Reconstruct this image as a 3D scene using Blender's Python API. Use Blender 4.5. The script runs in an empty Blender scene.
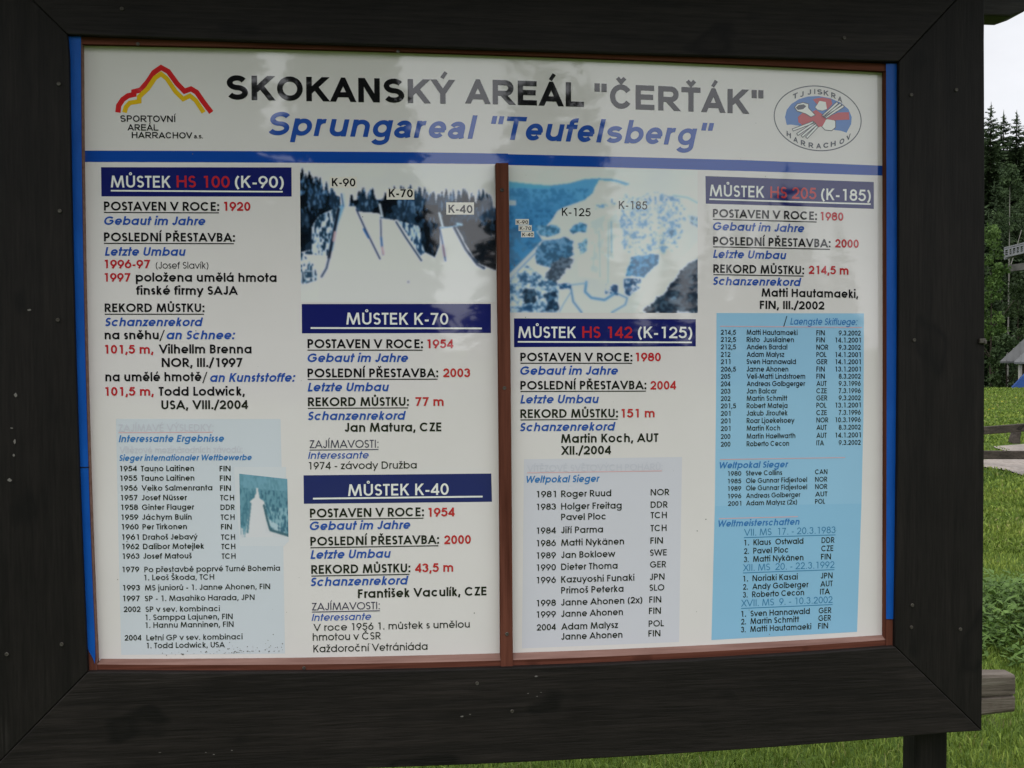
import bpy, bmesh, math, random
import numpy as np
from mathutils import Vector, Matrix

random.seed(7)
rng = np.random.default_rng(7)
scene = bpy.context.scene
col = scene.collection

# ------------------------------------------------------------------ camera
CAM_LOC = (-0.21936, -2.08774, 1.6)
CAM_RIGHT = (0.993625, -0.112685, -0.003491)
CAM_UP = (0.00717, 0.032265, 0.999454)
CAM_FWD = (0.112511, 0.993107, -0.032868)
FOCAL_PX = 1050

cam_data = bpy.data.cameras.new('camera')
cam_data.sensor_fit = 'HORIZONTAL'
cam_data.sensor_width = 36.0
cam_data.lens = 36.0 * FOCAL_PX / 1024.0
cam_data.clip_start = 0.05
cam_data.clip_end = 3000.0
cam = bpy.data.objects.new('camera', cam_data)
Rm = Matrix((CAM_RIGHT, CAM_UP, tuple(-v for v in CAM_FWD))).transposed().to_4x4()
cam.matrix_world = Matrix.Translation(CAM_LOC) @ Rm
col.objects.link(cam)
scene.camera = cam

# ------------------------------------------------------------------ sky, sun, exposure
SUN_EL, SUN_AZ = math.radians(62), math.radians(205)      # azimuth clockwise from +y: high behind the viewer
world = bpy.data.worlds.new('World')
scene.world = world
world.use_nodes = True
wn = world.node_tree.nodes
wl = world.node_tree.links
bg = wn['Background']
bg.inputs['Strength'].default_value = 0.10
sky = wn.new('ShaderNodeTexSky')
sky.sky_type = 'NISHITA'
sky.sun_disc = False
sky.sun_elevation = SUN_EL
sky.sun_rotation = SUN_AZ
tc = wn.new('ShaderNodeTexCoord')
vm = wn.new('ShaderNodeVectorMath'); vm.operation = 'DOT_PRODUCT'
vm.inputs[1].default_value = (math.sin(SUN_AZ)*math.cos(SUN_EL), math.cos(SUN_AZ)*math.cos(SUN_EL), math.sin(SUN_EL))
wl.new(tc.outputs['Generated'], vm.inputs[0])
mr = wn.new('ShaderNodeMapRange')                           # the cloud deck is thinner towards the sun
mr.inputs['From Min'].default_value = -0.35; mr.inputs['From Max'].default_value = 0.85
mr.inputs['To Min'].default_value = 9.3; mr.inputs['To Max'].default_value = 16.0
mr.interpolation_type = 'SMOOTHSTEP'
wl.new(vm.outputs['Value'], mr.inputs['Value'])
cn = wn.new('ShaderNodeTexNoise')
cn.inputs['Scale'].default_value = 3.2; cn.inputs['Detail'].default_value = 6.0; cn.inputs['Roughness'].default_value = 0.55
cmap = wn.new('ShaderNodeMapping'); cmap.inputs['Scale'].default_value = (1, 1, 2.6)
wl.new(tc.outputs['Generated'], cmap.inputs['Vector']); wl.new(cmap.outputs['Vector'], cn.inputs['Vector'])
cr = wn.new('ShaderNodeMapRange')
cr.inputs['From Min'].default_value = 0.3; cr.inputs['From Max'].default_value = 0.7
cr.inputs['To Min'].default_value = 0.86; cr.inputs['To Max'].default_value = 1.10
wl.new(cn.outputs['Fac'], cr.inputs['Value'])
mu = wn.new('ShaderNodeMath'); mu.operation = 'MULTIPLY'
wl.new(mr.outputs['Result'], mu.inputs[0]); wl.new(cr.outputs['Result'], mu.inputs[1])
tint = wn.new('ShaderNodeMix'); tint.data_type = 'RGBA'; tint.blend_type = 'MULTIPLY'
tint.inputs['Factor'].default_value = 1.0
tint.inputs[6].default_value = (0.98, 0.99, 1.03, 1)
wl.new(mu.outputs['Value'], tint.inputs[7])
mixs = wn.new('ShaderNodeMix'); mixs.data_type = 'RGBA'
mixs.inputs['Factor'].default_value = 0.93
wl.new(sky.outputs['Color'], mixs.inputs[6]); wl.new(tint.outputs[2], mixs.inputs[7])
wl.new(mixs.outputs[2], bg.inputs['Color'])

sun_data = bpy.data.lights.new('sun', 'SUN')
sun_data.energy = 1.2
sun_data.angle = math.radians(25)
sun_data.color = (1.0, 0.96, 0.9)
sun = bpy.data.objects.new('sun', sun_data)
sd = Vector((math.sin(SUN_AZ)*math.cos(SUN_EL), math.cos(SUN_AZ)*math.cos(SUN_EL), math.sin(SUN_EL)))
sun.rotation_euler = sd.to_track_quat('Z', 'Y').to_euler()
sun.location = (0, -8, 12)
col.objects.link(sun)

scene.view_settings.view_transform = 'Standard'
scene.view_settings.look = 'None'
scene.view_settings.gamma = 1.0
scene.view_settings.exposure = 0.0
scene.view_settings.use_curve_mapping = False

# ------------------------------------------------------------------ helpers
def lin(c):
    c = c/255.0
    return c/12.92 if c <= 0.04045 else ((c+0.055)/1.055)**2.4

SHEET_TONE = 1.04
def ink(r, g, b, k=None):
    """printed colour as a reflectance: a tone seen on the sheet, relative to its white (shown as 176)"""
    w = lin(176)/0.72
    return tuple(min(0.85, max(0.006, lin(v)/w*t*SHEET_TONE)) for v, t in zip((r, g, b), (1.0, .955, 1.03)))

def ground_point(px, d):
    """ground position at bearing of image column px, d metres ahead of the camera"""
    v = Vector(CAM_FWD) + Vector(CAM_RIGHT)*((px-512)/FOCAL_PX)
    v.z = 0
    f = Vector(CAM_FWD); f.z = 0; f.normalize()
    v = v/(v.dot(f))*d
    return (CAM_LOC[0]+v.x, CAM_LOC[1]+v.y)

def tag(o, label=None, cat=None, group=None, kind=None):
    if label: o['label'] = label
    if cat: o['category'] = cat
    if group: o['group'] = group
    if kind: o['kind'] = kind
    return o

def empty(name, loc=(0, 0, 0), rz=0):
    o = bpy.data.objects.new(name, None)
    o.location = loc; o.rotation_euler = (0, 0, rz); o.empty_display_size = 0.1
    col.objects.link(o)
    return o

class MB:
    def __init__(s): s.v = []; s.f = []; s.m = []
    def face(s, pts, m=0):
        n = len(s.v); s.v += [tuple(p) for p in pts]; s.f.append(tuple(range(n, n+len(pts)))); s.m.append(m)
    def grid(s, rows, m=0, closed=False):
        n = len(s.v); k = len(rows[0])
        for r in rows: s.v += [tuple(p) for p in r]
        R = len(rows)
        for i in range(R-1):
            for j in range(k if closed else k-1):
                a = n+i*k+j; b = n+i*k+(j+1) % k
                s.f.append((a, b, b+k, a+k)); s.m.append(m)
    def box(s, lo, hi, m=0):
        x0, y0, z0 = lo; x1, y1, z1 = hi
        n = len(s.v)
        s.v += [(x0,y0,z0),(x1,y0,z0),(x1,y1,z0),(x0,y1,z0),(x0,y0,z1),(x1,y0,z1),(x1,y1,z1),(x0,y1,z1)]
        for q in ((0,3,2,1),(4,5,6,7),(0,1,5,4),(1,2,6,5),(2,3,7,6),(3,0,4,7)):
            s.f.append(tuple(n+i for i in q)); s.m.append(m)
    def bar(s, a, b, w, h, m=0, up=(0, 0, 1)):
        a = Vector(a); b = Vector(b); d = (b-a).normalized(); u = Vector(up)
        r = d.cross(u).normalized()*(w/2); u = r.cross(d).normalized()*(h/2)
        n = len(s.v)
        for p in (a, b): s.v += [tuple(p-r-u), tuple(p+r-u), tuple(p+r+u), tuple(p-r+u)]
        for q in ((0,1,2,3),(7,6,5,4),(0,4,5,1),(1,5,6,2),(2,6,7,3),(3,7,4,0)):
            s.f.append(tuple(n+i for i in q)); s.m.append(m)
    def tube(s, pts, rad, k=8, m=0, caps=True):
        rows = []
        for i, p in enumerate(pts):
            p = Vector(p); d = (Vector(pts[min(i+1, len(pts)-1)])-Vector(pts[max(i-1, 0)])).normalized()
            a = d.orthogonal().normalized() if abs(d.z) < 0.95 else Vector((1, 0, 0))
            a = (a-d*a.dot(d)).normalized(); b = d.cross(a)
            r = rad[i] if isinstance(rad, (list, tuple)) else rad
            rows.append([p+a*(r*math.cos(t*2*math.pi/k))+b*(r*math.sin(t*2*math.pi/k)) for t in range(k)])
        s.grid(rows, m, True)
        if caps: s.face(rows[0][::-1], m); s.face(rows[-1], m)
    def prism(s, outline, y0, y1, m=0):
        """outline of (x, z) points extruded from y0 to y1"""
        n = len(s.v); k = len(outline)
        s.v += [(x, y0, z) for x, z in outline]+[(x, y1, z) for x, z in outline]
        s.f.append(tuple(range(n, n+k))); s.f.append(tuple(range(n+2*k-1, n+k-1, -1))); s.m += [m, m]
        for i in range(k):
            j = (i+1) % k
            s.f.append((n+i, n+k+i, n+k+j, n+j)); s.m.append(m)
    def build(s, name, mats, parent=None, bevel=0, smooth=False, seg=2, fix=True):
        me = bpy.data.meshes.new(name)
        me.from_pydata(s.v, [], s.f)
        if not isinstance(mats, (list, tuple)): mats = [mats]
        for m in mats: me.materials.append(m)
        if len(mats) > 1: me.polygons.foreach_set('material_index', s.m)
        if fix and len(s.f) < 5000:
            bm = bmesh.new(); bm.from_mesh(me)
            bmesh.ops.recalc_face_normals(bm, faces=bm.faces); bm.to_mesh(me); bm.free()
        if smooth: me.polygons.foreach_set('use_smooth', [True]*len(me.polygons))
        me.update()
        o = bpy.data.objects.new(name, me)
        col.objects.link(o)
        if parent: o.parent = parent
        if bevel:
            b = o.modifiers.new('bevel', 'BEVEL'); b.width = bevel; b.segments = seg
            b.limit_method = 'ANGLE'; b.angle_limit = math.radians(35)
        return o

def mat(name, color, rough=0.6, spec=0.5, **k):
    m = bpy.data.materials.new(name); m.use_nodes = True
    b = m.node_tree.nodes['Principled BSDF']
    b.inputs['Base Color'].default_value = (*color, 1)
    b.inputs['Roughness'].default_value = rough
    b.inputs['Specular IOR Level'].default_value = spec
    for a, v in k.items(): b.inputs[a].default_value = v
    return m

def nodes(m): return m.node_tree.nodes, m.node_tree.links, m.node_tree.nodes['Principled BSDF']

def noise(m, scale, detail=4, rough=0.55, vec='Object', stretch=(1, 1, 1), dist=0.0):
    n, l, b = nodes(m)
    t = n.new('ShaderNodeTexCoord'); mp = n.new('ShaderNodeMapping'); mp.inputs['Scale'].default_value = stretch
    l.new(t.outputs[vec], mp.inputs['Vector'])
    x = n.new('ShaderNodeTexNoise'); x.inputs['Scale'].default_value = scale
    x.inputs['Detail'].default_value = detail; x.inputs['Roughness'].default_value = rough; x.inputs['Distortion'].default_value = dist
    l.new(mp.outputs['Vector'], x.inputs['Vector'])
    return x.outputs['Fac']

def ramp(m, fac, stops):
    n, l, b = nodes(m)
    r = n.new('ShaderNodeValToRGB')
    e = r.color_ramp.elements
    while len(e) > 1: e.remove(e[-1])
    e[0].position = stops[0][0]; e[0].color = (*stops[0][1], 1)
    for p, c in stops[1:]:
        x = e.new(p); x.color = (*c, 1)
    l.new(fac, r.inputs['Fac'])
    return r.outputs['Color']

def mixc(m, fac, a, b_, mode='MIX'):
    n, l, b = nodes(m)
    x = n.new('ShaderNodeMix'); x.data_type = 'RGBA'; x.blend_type = mode
    if isinstance(fac, float): x.inputs['Factor'].default_value = fac
    else: l.new(fac, x.inputs['Factor'])
    for sock, v in ((6, a), (7, b_)):
        if isinstance(v, tuple): x.inputs[sock].default_value = (*v, 1)
        else: l.new(v, x.inputs[sock])
    return x.outputs[2]

def bump(m, h, strength=0.3, dist=0.01):
    n, l, b = nodes(m)
    x = n.new('ShaderNodeBump'); x.inputs['Strength'].default_value = strength; x.inputs['Distance'].default_value = dist
    l.new(h, x.inputs['Height']); l.new(x.outputs['Normal'], b.inputs['Normal'])

def setc(m, c): m.node_tree.links.new(c, nodes(m)[2].inputs['Base Color'])

def stained_wood(name, along, dark=(0.008, 0.0075, 0.007), light=(0.030, 0.027, 0.025), fibre=1.0, spec=0.25):
    m = mat(name, dark, 0.62, spec)
    pore = noise(m, 260.0, 2, 0.5, stretch=tuple((0.06 if a == along else 1.0) for a in 'xyz'))
    st = [70, 70, 70]; st['xyz'.index(along)] = 2.2
    fine = noise(m, 4.0, 5, 0.6, stretch=tuple(v/2 for v in st), dist=0.4)
    st2 = [26, 26, 26]; st2['xyz'.index(along)] = 1.1
    broad = noise(m, 1.0, 4, 0.5, stretch=tuple(st2), dist=0.8)
    blot = noise(m, 5.0, 4, 0.6)
    c1 = ramp(m, fine, [(0.3, dark), (0.72, light)])
    c2 = ramp(m, broad, [(0.35, (0.72, 0.72, 0.72)), (0.65, (1.22, 1.20, 1.18))])
    c = mixc(m, 1.0, c1, c2, 'MULTIPLY')
    worn = ramp(m, noise(m, 2.6, 6, 0.7, stretch=tuple((0.5 if a == along else 3.0) for a in 'xyz')), [(0.61, (0, 0, 0)), (0.78, (1, 1, 1))])
    sc = mixc(m, 1.0, worn, ramp(m, fine, [(0.5, (0, 0, 0)), (0.62, (0.55, 0.55, 0.55))]), 'MULTIPLY')
    c = mixc(m, sc, c, (0.046, 0.041, 0.038))
    kn = noise(m, 7.5, 2, 0.4, stretch=tuple((0.75 if a == along else 1.3) for a in 'xyz'))
    c = mixc(m, ramp(m, kn, [(0.655, (0, 0, 0)), (0.70, (0.85, 0.85, 0.85)), (0.75, (0.2, 0.2, 0.2))]), c, (0.0035, 0.003, 0.003))
    c = mixc(m, 1.0, c, ramp(m, blot, [(0.3, (0.8, 0.8, 0.8)), (0.7, (1.2, 1.2, 1.2))]), 'MULTIPLY')
    setc(m, c)
    n, l, b = nodes(m); hm = n.new('ShaderNodeMath'); hm.operation = 'ADD'; l.new(fine, hm.inputs[0]); l.new(pore, hm.inputs[1])
    c = mixc(m, 1.0, c, ramp(m, pore, [(0.3, (0.72, 0.72, 0.72)), (0.6, (1.15, 1.15, 1.15))]), 'MULTIPLY'); setc(m, c)
    bump(m, hm.outputs['Value'], 0.35*fibre, 0.002)
    return m

TEXT = [
('title1', 'SKOKANSKÝ', -0.5333, 2.08268, -0.09328, 2.08444, 0.04696, 'k', 'A', 0, 0.215),
('title2', 'AREÁL', -0.07431, 2.08584, 0.16407, 2.08419, 0.04816, 'k', 'A', 0, 0.215),
('title3', '"ČERŤÁK"', 0.1854, 2.08299, 0.53515, 2.0774, 0.04884, 'k', 'A', 0, 0.215),
('subtitle1', 'Sprungareal', -0.45526, 2.01631, -0.04948, 2.01682, 0.04535, 'B', 'A', 1, 0.19),
('subtitle2', '"Teufelsberg"', -0.02304, 2.0166, 0.43185, 2.0117, 0.04604, 'B', 'A', 1, 0.19),
('logo_text', 'SPORTOVNÍ', -0.73224, 2.03631, -0.6293, 2.03773, 0.0123, 'k', 'A', 0, 0.17),
('logo_text', 'AREÁL', -0.71941, 2.0201, -0.66206, 2.02087, 0.01193, 'k', 'A', 0, 0.17),
('logo_text', 'HARRACHOV', -0.71151, 2.00567, -0.59893, 2.00701, 0.01194, 'k', 'A', 0, 0.17),
('logo_text', 'a.s.', -0.59612, 2.00748, -0.57928, 2.00765, 0.00878, 'k', 'A', 0, 0.16),
('em_text', 'T', 0.59753, 2.10914, 0.60761, 2.11367, 0.0105, 'g', 'A', 0, 0.215),
('em_text', 'J', 0.61273, 2.11379, 0.62017, 2.11601, 0.0105, 'g', 'A', 0, 0.215),
('em_text', 'J', 0.62842, 2.119, 0.6361, 2.12021, 0.0105, 'g', 'A', 0, 0.215),
('em_text', 'I', 0.64274, 2.12109, 0.64496, 2.12121, 0.0105, 'g', 'A', 0, 0.215),
('em_text', 'S', 0.64909, 2.12086, 0.66019, 2.12038, 0.0105, 'g', 'A', 0, 0.215),
('em_text', 'K', 0.66302, 2.11943, 0.674, 2.11784, 0.0105, 'g', 'A', 0, 0.215),
('em_text', 'R', 0.67903, 2.11564, 0.68953, 2.11226, 0.0105, 'g', 'A', 0, 0.215),
('em_text', 'A', 0.69334, 2.10953, 0.70305, 2.10444, 0.0105, 'g', 'A', 0, 0.215),
('em_text', 'H', 0.58449, 2.0354, 0.59369, 2.02966, 0.0105, 'g', 'A', 0, 0.215),
('em_text', 'A', 0.59897, 2.02459, 0.60896, 2.02013, 0.0105, 'g', 'A', 0, 0.215),
('em_text', 'R', 0.61478, 2.01717, 0.62541, 2.01426, 0.0105, 'g', 'A', 0, 0.215),
('em_text', 'R', 0.63134, 2.01249, 0.64235, 2.01121, 0.0105, 'g', 'A', 0, 0.215),
('em_text', 'A', 0.6474, 2.01066, 0.65853, 2.01086, 0.0105, 'g', 'A', 0, 0.215),
('em_text', 'C', 0.66279, 2.01147, 0.67388, 2.01278, 0.0105, 'g', 'A', 0, 0.215),
('em_text', 'H', 0.67866, 2.01416, 0.68952, 2.01675, 0.0105, 'g', 'A', 0, 0.215),
('em_text', 'O', 0.69763, 2.01866, 0.70783, 2.02318, 0.0105, 'g', 'A', 0, 0.215),
('em_text', 'V', 0.71238, 2.02632, 0.72163, 2.03245, 0.0105, 'g', 'A', 0, 0.215),
('banner_k90', 'MŮSTEK', -0.75164, 1.91151, -0.6407, 1.91257, 0.02257, 'w', 'C', 0, 0.16),
('banner_k90', 'HS 100', -0.6295, 1.9132, -0.53006, 1.9139, 0.02273, 'r', 'C', 0, 0.16),
('banner_k90', '(K-90)', -0.52024, 1.91452, -0.4276, 1.91496, 0.02286, 'w', 'C', 0, 0.16),
('banner_k90', None, -0.75172, 1.90686, -0.42976, 1.90917, -0.42979, 1.90627, -0.75176, 1.90402, 'w'),
('b1', 'POSTAVEN V ROCE:', -0.76484, 1.8677, -0.55059, 1.86923, 0.01709, 'k', 'C', 0, 0.198),
('b1', None, -0.76506, 1.86504, -0.551, 1.86655, -0.55102, 1.86463, -0.76509, 1.86314, 'k'),
('b1', '1920', -0.54135, 1.86966, -0.49143, 1.86988, 0.01749, 'r', 'C', 0, 0.198),
('b1', 'Gebaut im Jahre', -0.7649, 1.84035, -0.57671, 1.84155, 0.01634, 'B', 'C', 1, 0.198),
('b1', 'POSLEDNÍ PŘESTAVBA:', -0.76575, 1.80916, -0.52148, 1.81034, 0.01674, 'k', 'C', 0, 0.198),
('b1', None, -0.76598, 1.8063, -0.5234, 1.80746, -0.52343, 1.80553, -0.76601, 1.8044, 'k'),
('b1', 'Letzte Umbau', -0.76489, 1.78176, -0.61425, 1.78245, 0.01637, 'B', 'C', 1, 0.198),
('b1', '1996-97', -0.76527, 1.75776, -0.68066, 1.75811, 0.01638, 'r', 'C', 0, 0.198),
('b1', '(Josef Slavík)', -0.67062, 1.75768, -0.57232, 1.75795, 0.01302, 'k', 'C', 0, 0.11),
('b1', '1997', -0.76567, 1.73241, -0.71743, 1.73257, 0.0164, 'r', 'C', 0, 0.198),
('b1', 'položena umělá hmota', -0.70815, 1.73263, -0.44327, 1.73299, 0.01702, 'k', 'C', 0, 0.198),
('b1', 'finské firmy SAJA', -0.70778, 1.70756, -0.51682, 1.70774, 0.01684, 'k', 'C', 0, 0.198),
('b1', 'REKORD MŮSTKU:', -0.76658, 1.67439, -0.58072, 1.67445, 0.01643, 'k', 'C', 0, 0.198),
('b1', None, -0.76663, 1.67114, -0.58171, 1.67118, -0.58173, 1.66925, -0.76666, 1.66923, 'k'),
('b1', 'Schanzenrekord', -0.76626, 1.64725, -0.58352, 1.64713, 0.01644, 'B', 'C', 1, 0.198),
('b1', 'na sněhu', -0.76739, 1.62219, -0.66713, 1.62205, 0.01683, 'k', 'C', 0, 0.198),
('b1', '/', -0.66622, 1.6206, -0.65557, 1.62058, 0.01847, 'k', 'C', 0, 0.11),
('b1', 'an Schnee:', -0.65237, 1.62192, -0.52296, 1.62166, 0.01694, 'B', 'C', 1, 0.198),
('b1', '101,5 m,', -0.76709, 1.59462, -0.67723, 1.5944, 0.01685, 'r', 'C', 0, 0.198),
('b1', 'Vilhellm Brenna', -0.66752, 1.59462, -0.49249, 1.59411, 0.01733, 'k', 'C', 0, 0.198),
('b1', 'NOR, III./1997', -0.66228, 1.56858, -0.50953, 1.56801, 0.01735, 'k', 'C', 0, 0.198),
('b1', 'na umělé hmotě', -0.76736, 1.54171, -0.5879, 1.5409, 0.01726, 'k', 'C', 0, 0.198),
('b1', '/', -0.5866, 1.53911, -0.57679, 1.53907, 0.0186, 'k', 'C', 0, 0.11),
('b1', 'an Kunststoffe:', -0.57169, 1.5392, -0.40905, 1.53845, 0.01706, 'B', 'C', 1, 0.198),
('b1', '101,5 m,', -0.76779, 1.51389, -0.67782, 1.51338, 0.01689, 'r', 'C', 0, 0.198),
('b1', 'Todd Lodwick,', -0.66867, 1.51305, -0.50619, 1.51216, 0.01737, 'k', 'C', 0, 0.198),
('b1', 'USA, VIII./2004', -0.66398, 1.48692, -0.50058, 1.4859, 0.01739, 'k', 'C', 0, 0.198),
('panel_k90', 'ZAJÍMAVÉ VÝSLEDKY:', -0.74439, 1.44516, -0.56645, 1.44374, 0.01387, 'f', 'C', 0, 0.15),
('panel_k90', None, -0.74479, 1.44353, -0.56761, 1.4421, -0.56763, 1.44074, -0.74481, 1.44218, 'p'),
('panel_k90', 'Interessante Ergebnisse', -0.74471, 1.42434, -0.5468, 1.42263, 0.01349, 'L', 'C', 1, 0.198),
('panel_k90', 'Vítězové mezinárodních závodů:', -0.74336, 1.40291, -0.51187, 1.40077, 0.01273, 'f', 'C', 0, 0.15),
('panel_k90', 'Sieger internationaler Wettbewerbe', -0.74396, 1.38825, -0.49448, 1.38583, 0.01158, 'L', 'C', 1, 0.198),
('panel_k90', '1954', -0.74296, 1.36815, -0.71149, 1.36779, 0.01062, 'k', 'C', 0, 0.182),
('panel_k90', 'Tauno Laitinen', -0.70421, 1.3675, -0.60413, 1.36643, 0.01084, 'k', 'C', 0, 0.182),
('panel_k90', 'FIN', -0.55605, 1.36505, -0.53515, 1.36485, 0.01073, 'k', 'C', 0, 0.182),
('panel_k90', '1955', -0.74269, 1.34959, -0.71124, 1.34921, 0.01063, 'k', 'C', 0, 0.182),
('panel_k90', 'Tauno Laitinen', -0.70398, 1.34891, -0.604, 1.34777, 0.01085, 'k', 'C', 0, 0.182),
('panel_k90', 'FIN', -0.55585, 1.3463, -0.53494, 1.34608, 0.01074, 'k', 'C', 0, 0.182),
('panel_k90', '1956', -0.74242, 1.33044, -0.711, 1.33003, 0.01064, 'k', 'C', 0, 0.182),
('panel_k90', 'Veiko Salmenranta', -0.70375, 1.32971, -0.57018, 1.32813, 0.01085, 'k', 'C', 0, 0.182),
('panel_k90', 'FIN', -0.55565, 1.32695, -0.53473, 1.32672, 0.01075, 'k', 'C', 0, 0.182),
('panel_k90', '1957', -0.74214, 1.31185, -0.71075, 1.31143, 0.01064, 'k', 'C', 0, 0.182),
('panel_k90', 'Josef Nüsser', -0.70352, 1.31109, -0.61847, 1.31001, 0.01086, 'k', 'C', 0, 0.182),
('panel_k90', 'TCH', -0.55544, 1.30817, -0.5288, 1.30787, 0.01075, 'k', 'C', 0, 0.182),
('panel_k90', '1958', -0.74187, 1.29326, -0.7105, 1.29281, 0.01065, 'k', 'C', 0, 0.182),
('panel_k90', 'Ginter Flauger', -0.70329, 1.29246, -0.60511, 1.29115, 0.01087, 'k', 'C', 0, 0.182),
('panel_k90', 'DDR', -0.55524, 1.28938, -0.52782, 1.28906, 0.01076, 'k', 'C', 0, 0.182),
('panel_k90', '1959', -0.7416, 1.27407, -0.71026, 1.2736, 0.01065, 'k', 'C', 0, 0.182),
('panel_k90', 'Jáchym Bulín', -0.70306, 1.27323, -0.61009, 1.27193, 0.01087, 'k', 'C', 0, 0.182),
('panel_k90', 'TCH', -0.55504, 1.27, -0.52838, 1.26967, 0.01077, 'k', 'C', 0, 0.182),
('panel_k90', '1960', -0.74132, 1.25545, -0.71001, 1.25496, 0.01066, 'k', 'C', 0, 0.182),
('panel_k90', 'Per Tirkonen', -0.70283, 1.25457, -0.61922, 1.25334, 0.01088, 'k', 'C', 0, 0.182),
('panel_k90', 'FIN', -0.55483, 1.25119, -0.53389, 1.25092, 0.01077, 'k', 'C', 0, 0.182),
('panel_k90', '1961', -0.74107, 1.23547, -0.70978, 1.23495, 0.01067, 'k', 'C', 0, 0.182),
('panel_k90', 'Drahoš Jebavý', -0.70262, 1.23454, -0.59925, 1.23296, 0.01089, 'k', 'C', 0, 0.182),
('panel_k90', 'TCH', -0.55464, 1.23099, -0.52797, 1.23063, 0.01078, 'k', 'C', 0, 0.182),
('panel_k90', '1962', -0.74079, 1.21721, -0.70952, 1.21667, 0.01067, 'k', 'C', 0, 0.182),
('panel_k90', 'Dalibor Motejlek', -0.70238, 1.21625, -0.58755, 1.21443, 0.01089, 'k', 'C', 0, 0.182),
('panel_k90', 'TCH', -0.55443, 1.21255, -0.52775, 1.21218, 0.01079, 'k', 'C', 0, 0.182),
('panel_k90', '1963', -0.74051, 1.19856, -0.70927, 1.198, 0.01068, 'k', 'C', 0, 0.182),
('panel_k90', 'Josef Matouš', -0.70214, 1.19756, -0.61109, 1.19604, 0.0109, 'k', 'C', 0, 0.182),
('panel_k90', 'TCH', -0.55423, 1.1937, -0.52753, 1.19332, 0.01079, 'k', 'C', 0, 0.182),
('panel_k90', '1979', -0.74128, 1.17253, -0.70988, 1.17194, 0.01088, 'k', 'C', 0, 0.182),
('panel_k90', 'Po přestavbě poprvé Turné Bohemia', -0.70052, 1.17141, -0.44274, 1.16733, 0.01091, 'k', 'C', 0, 0.165),
('panel_k90', '1. Leoš Škoda, TCH', -0.70075, 1.15562, -0.56894, 1.1533, 0.01091, 'k', 'C', 0, 0.165),
('panel_k90', '1993', -0.7407, 1.13691, -0.70928, 1.13627, 0.0109, 'k', 'C', 0, 0.182),
('panel_k90', 'MS juniorů - 1. Janne Ahonen, FIN', -0.69991, 1.1357, -0.46201, 1.13163, 0.01092, 'k', 'C', 0, 0.165),
('panel_k90', '1997', -0.74101, 1.11608, -0.70958, 1.11541, 0.0109, 'k', 'C', 0, 0.182),
('panel_k90', 'SP - 1. Masahiko Harada, JPN', -0.70021, 1.11483, -0.49223, 1.11106, 0.01093, 'k', 'C', 0, 0.165),
('panel_k90', '2002', -0.74021, 1.09501, -0.70877, 1.09432, 0.01091, 'k', 'C', 0, 0.182),
('panel_k90', 'SP v sev. kombinaci', -0.69939, 1.09371, -0.55886, 1.09095, 0.01094, 'k', 'C', 0, 0.165),
('panel_k90', '1. Samppa Lajunen, FIN', -0.69962, 1.07788, -0.53462, 1.07462, 0.01094, 'k', 'C', 0, 0.165),
('panel_k90', '1. Hannu Manninen, FIN', -0.69984, 1.06264, -0.53308, 1.05926, 0.01095, 'k', 'C', 0, 0.165),
('panel_k90', '2004', -0.73936, 1.03936, -0.70789, 1.03861, 0.01093, 'k', 'C', 0, 0.182),
('panel_k90', 'Letní GP v sev. kombinaci', -0.69851, 1.03793, -0.51614, 1.03414, 0.01096, 'k', 'C', 0, 0.165),
('panel_k90', '1. Todd Lodwick, USA', -0.69817, 1.02265, -0.55, 1.01943, 0.01096, 'k', 'C', 0, 0.165),
('print_k90', 'K-90', -0.33532, 1.91979, -0.28972, 1.91985, 0.01572, 'k', 'C', 0, 0.182),
('print_k90', 'K-70', -0.22514, 1.90003, -0.17799, 1.89997, 0.01583, 'k', 'C', 0, 0.182),
('print_k90', 'K-40', -0.10806, 1.87063, -0.06029, 1.87045, 0.01594, 'k', 'C', 0, 0.182),
('banner_k70', 'MŮSTEK K-70', -0.30984, 1.65013, -0.10967, 1.64941, 0.02332, 'w', 'C', 0, 0.16),
('banner_k70', None, -0.37874, 1.64501, -0.04279, 1.6438, -0.04281, 1.64042, -0.37877, 1.64169, 'w'),
('b2', 'POSTAVEN V ROCE:', -0.3851, 1.60408, -0.16021, 1.60321, 0.0176, 'k', 'C', 0, 0.198),
('b2', None, -0.38513, 1.60114, -0.16102, 1.60028, -0.16103, 1.5983, -0.38515, 1.59919, 'k'),
('b2', '1954', -0.15132, 1.6031, -0.09999, 1.60287, 0.01762, 'r', 'C', 0, 0.198),
('b2', 'Gebaut im Jahre', -0.38537, 1.57669, -0.18938, 1.57587, 0.01702, 'B', 'C', 1, 0.198),
('b2', 'POSLEDNÍ PŘESTAVBA:', -0.38566, 1.54673, -0.13029, 1.54555, 0.01743, 'k', 'C', 0, 0.198),
('b2', None, -0.38569, 1.54379, -0.13149, 1.54262, -0.1315, 1.54063, -0.38571, 1.54183, 'k'),
('b2', '2003', -0.12037, 1.54541, -0.06662, 1.54515, 0.01768, 'r', 'C', 0, 0.198),
('b2', 'Letzte Umbau', -0.38593, 1.51929, -0.22733, 1.5185, 0.01705, 'B', 'C', 1, 0.198),
('b2', 'REKORD MŮSTKU:', -0.38544, 1.49025, -0.18858, 1.48919, 0.01746, 'k', 'C', 0, 0.198),
('b2', None, -0.38547, 1.48711, -0.19037, 1.48606, -0.19039, 1.48407, -0.38549, 1.48515, 'k'),
('b2', '77 m', -0.17556, 1.48864, -0.11989, 1.48836, 0.01766, 'r', 'C', 0, 0.198),
('b2', 'Schanzenrekord', -0.38571, 1.46276, -0.19448, 1.46165, 0.01708, 'B', 'C', 1, 0.198),
('b2', 'Jan Matura, CZE', -0.31476, 1.4389, -0.12455, 1.4378, 0.01775, 'k', 'C', 0, 0.198),
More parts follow.
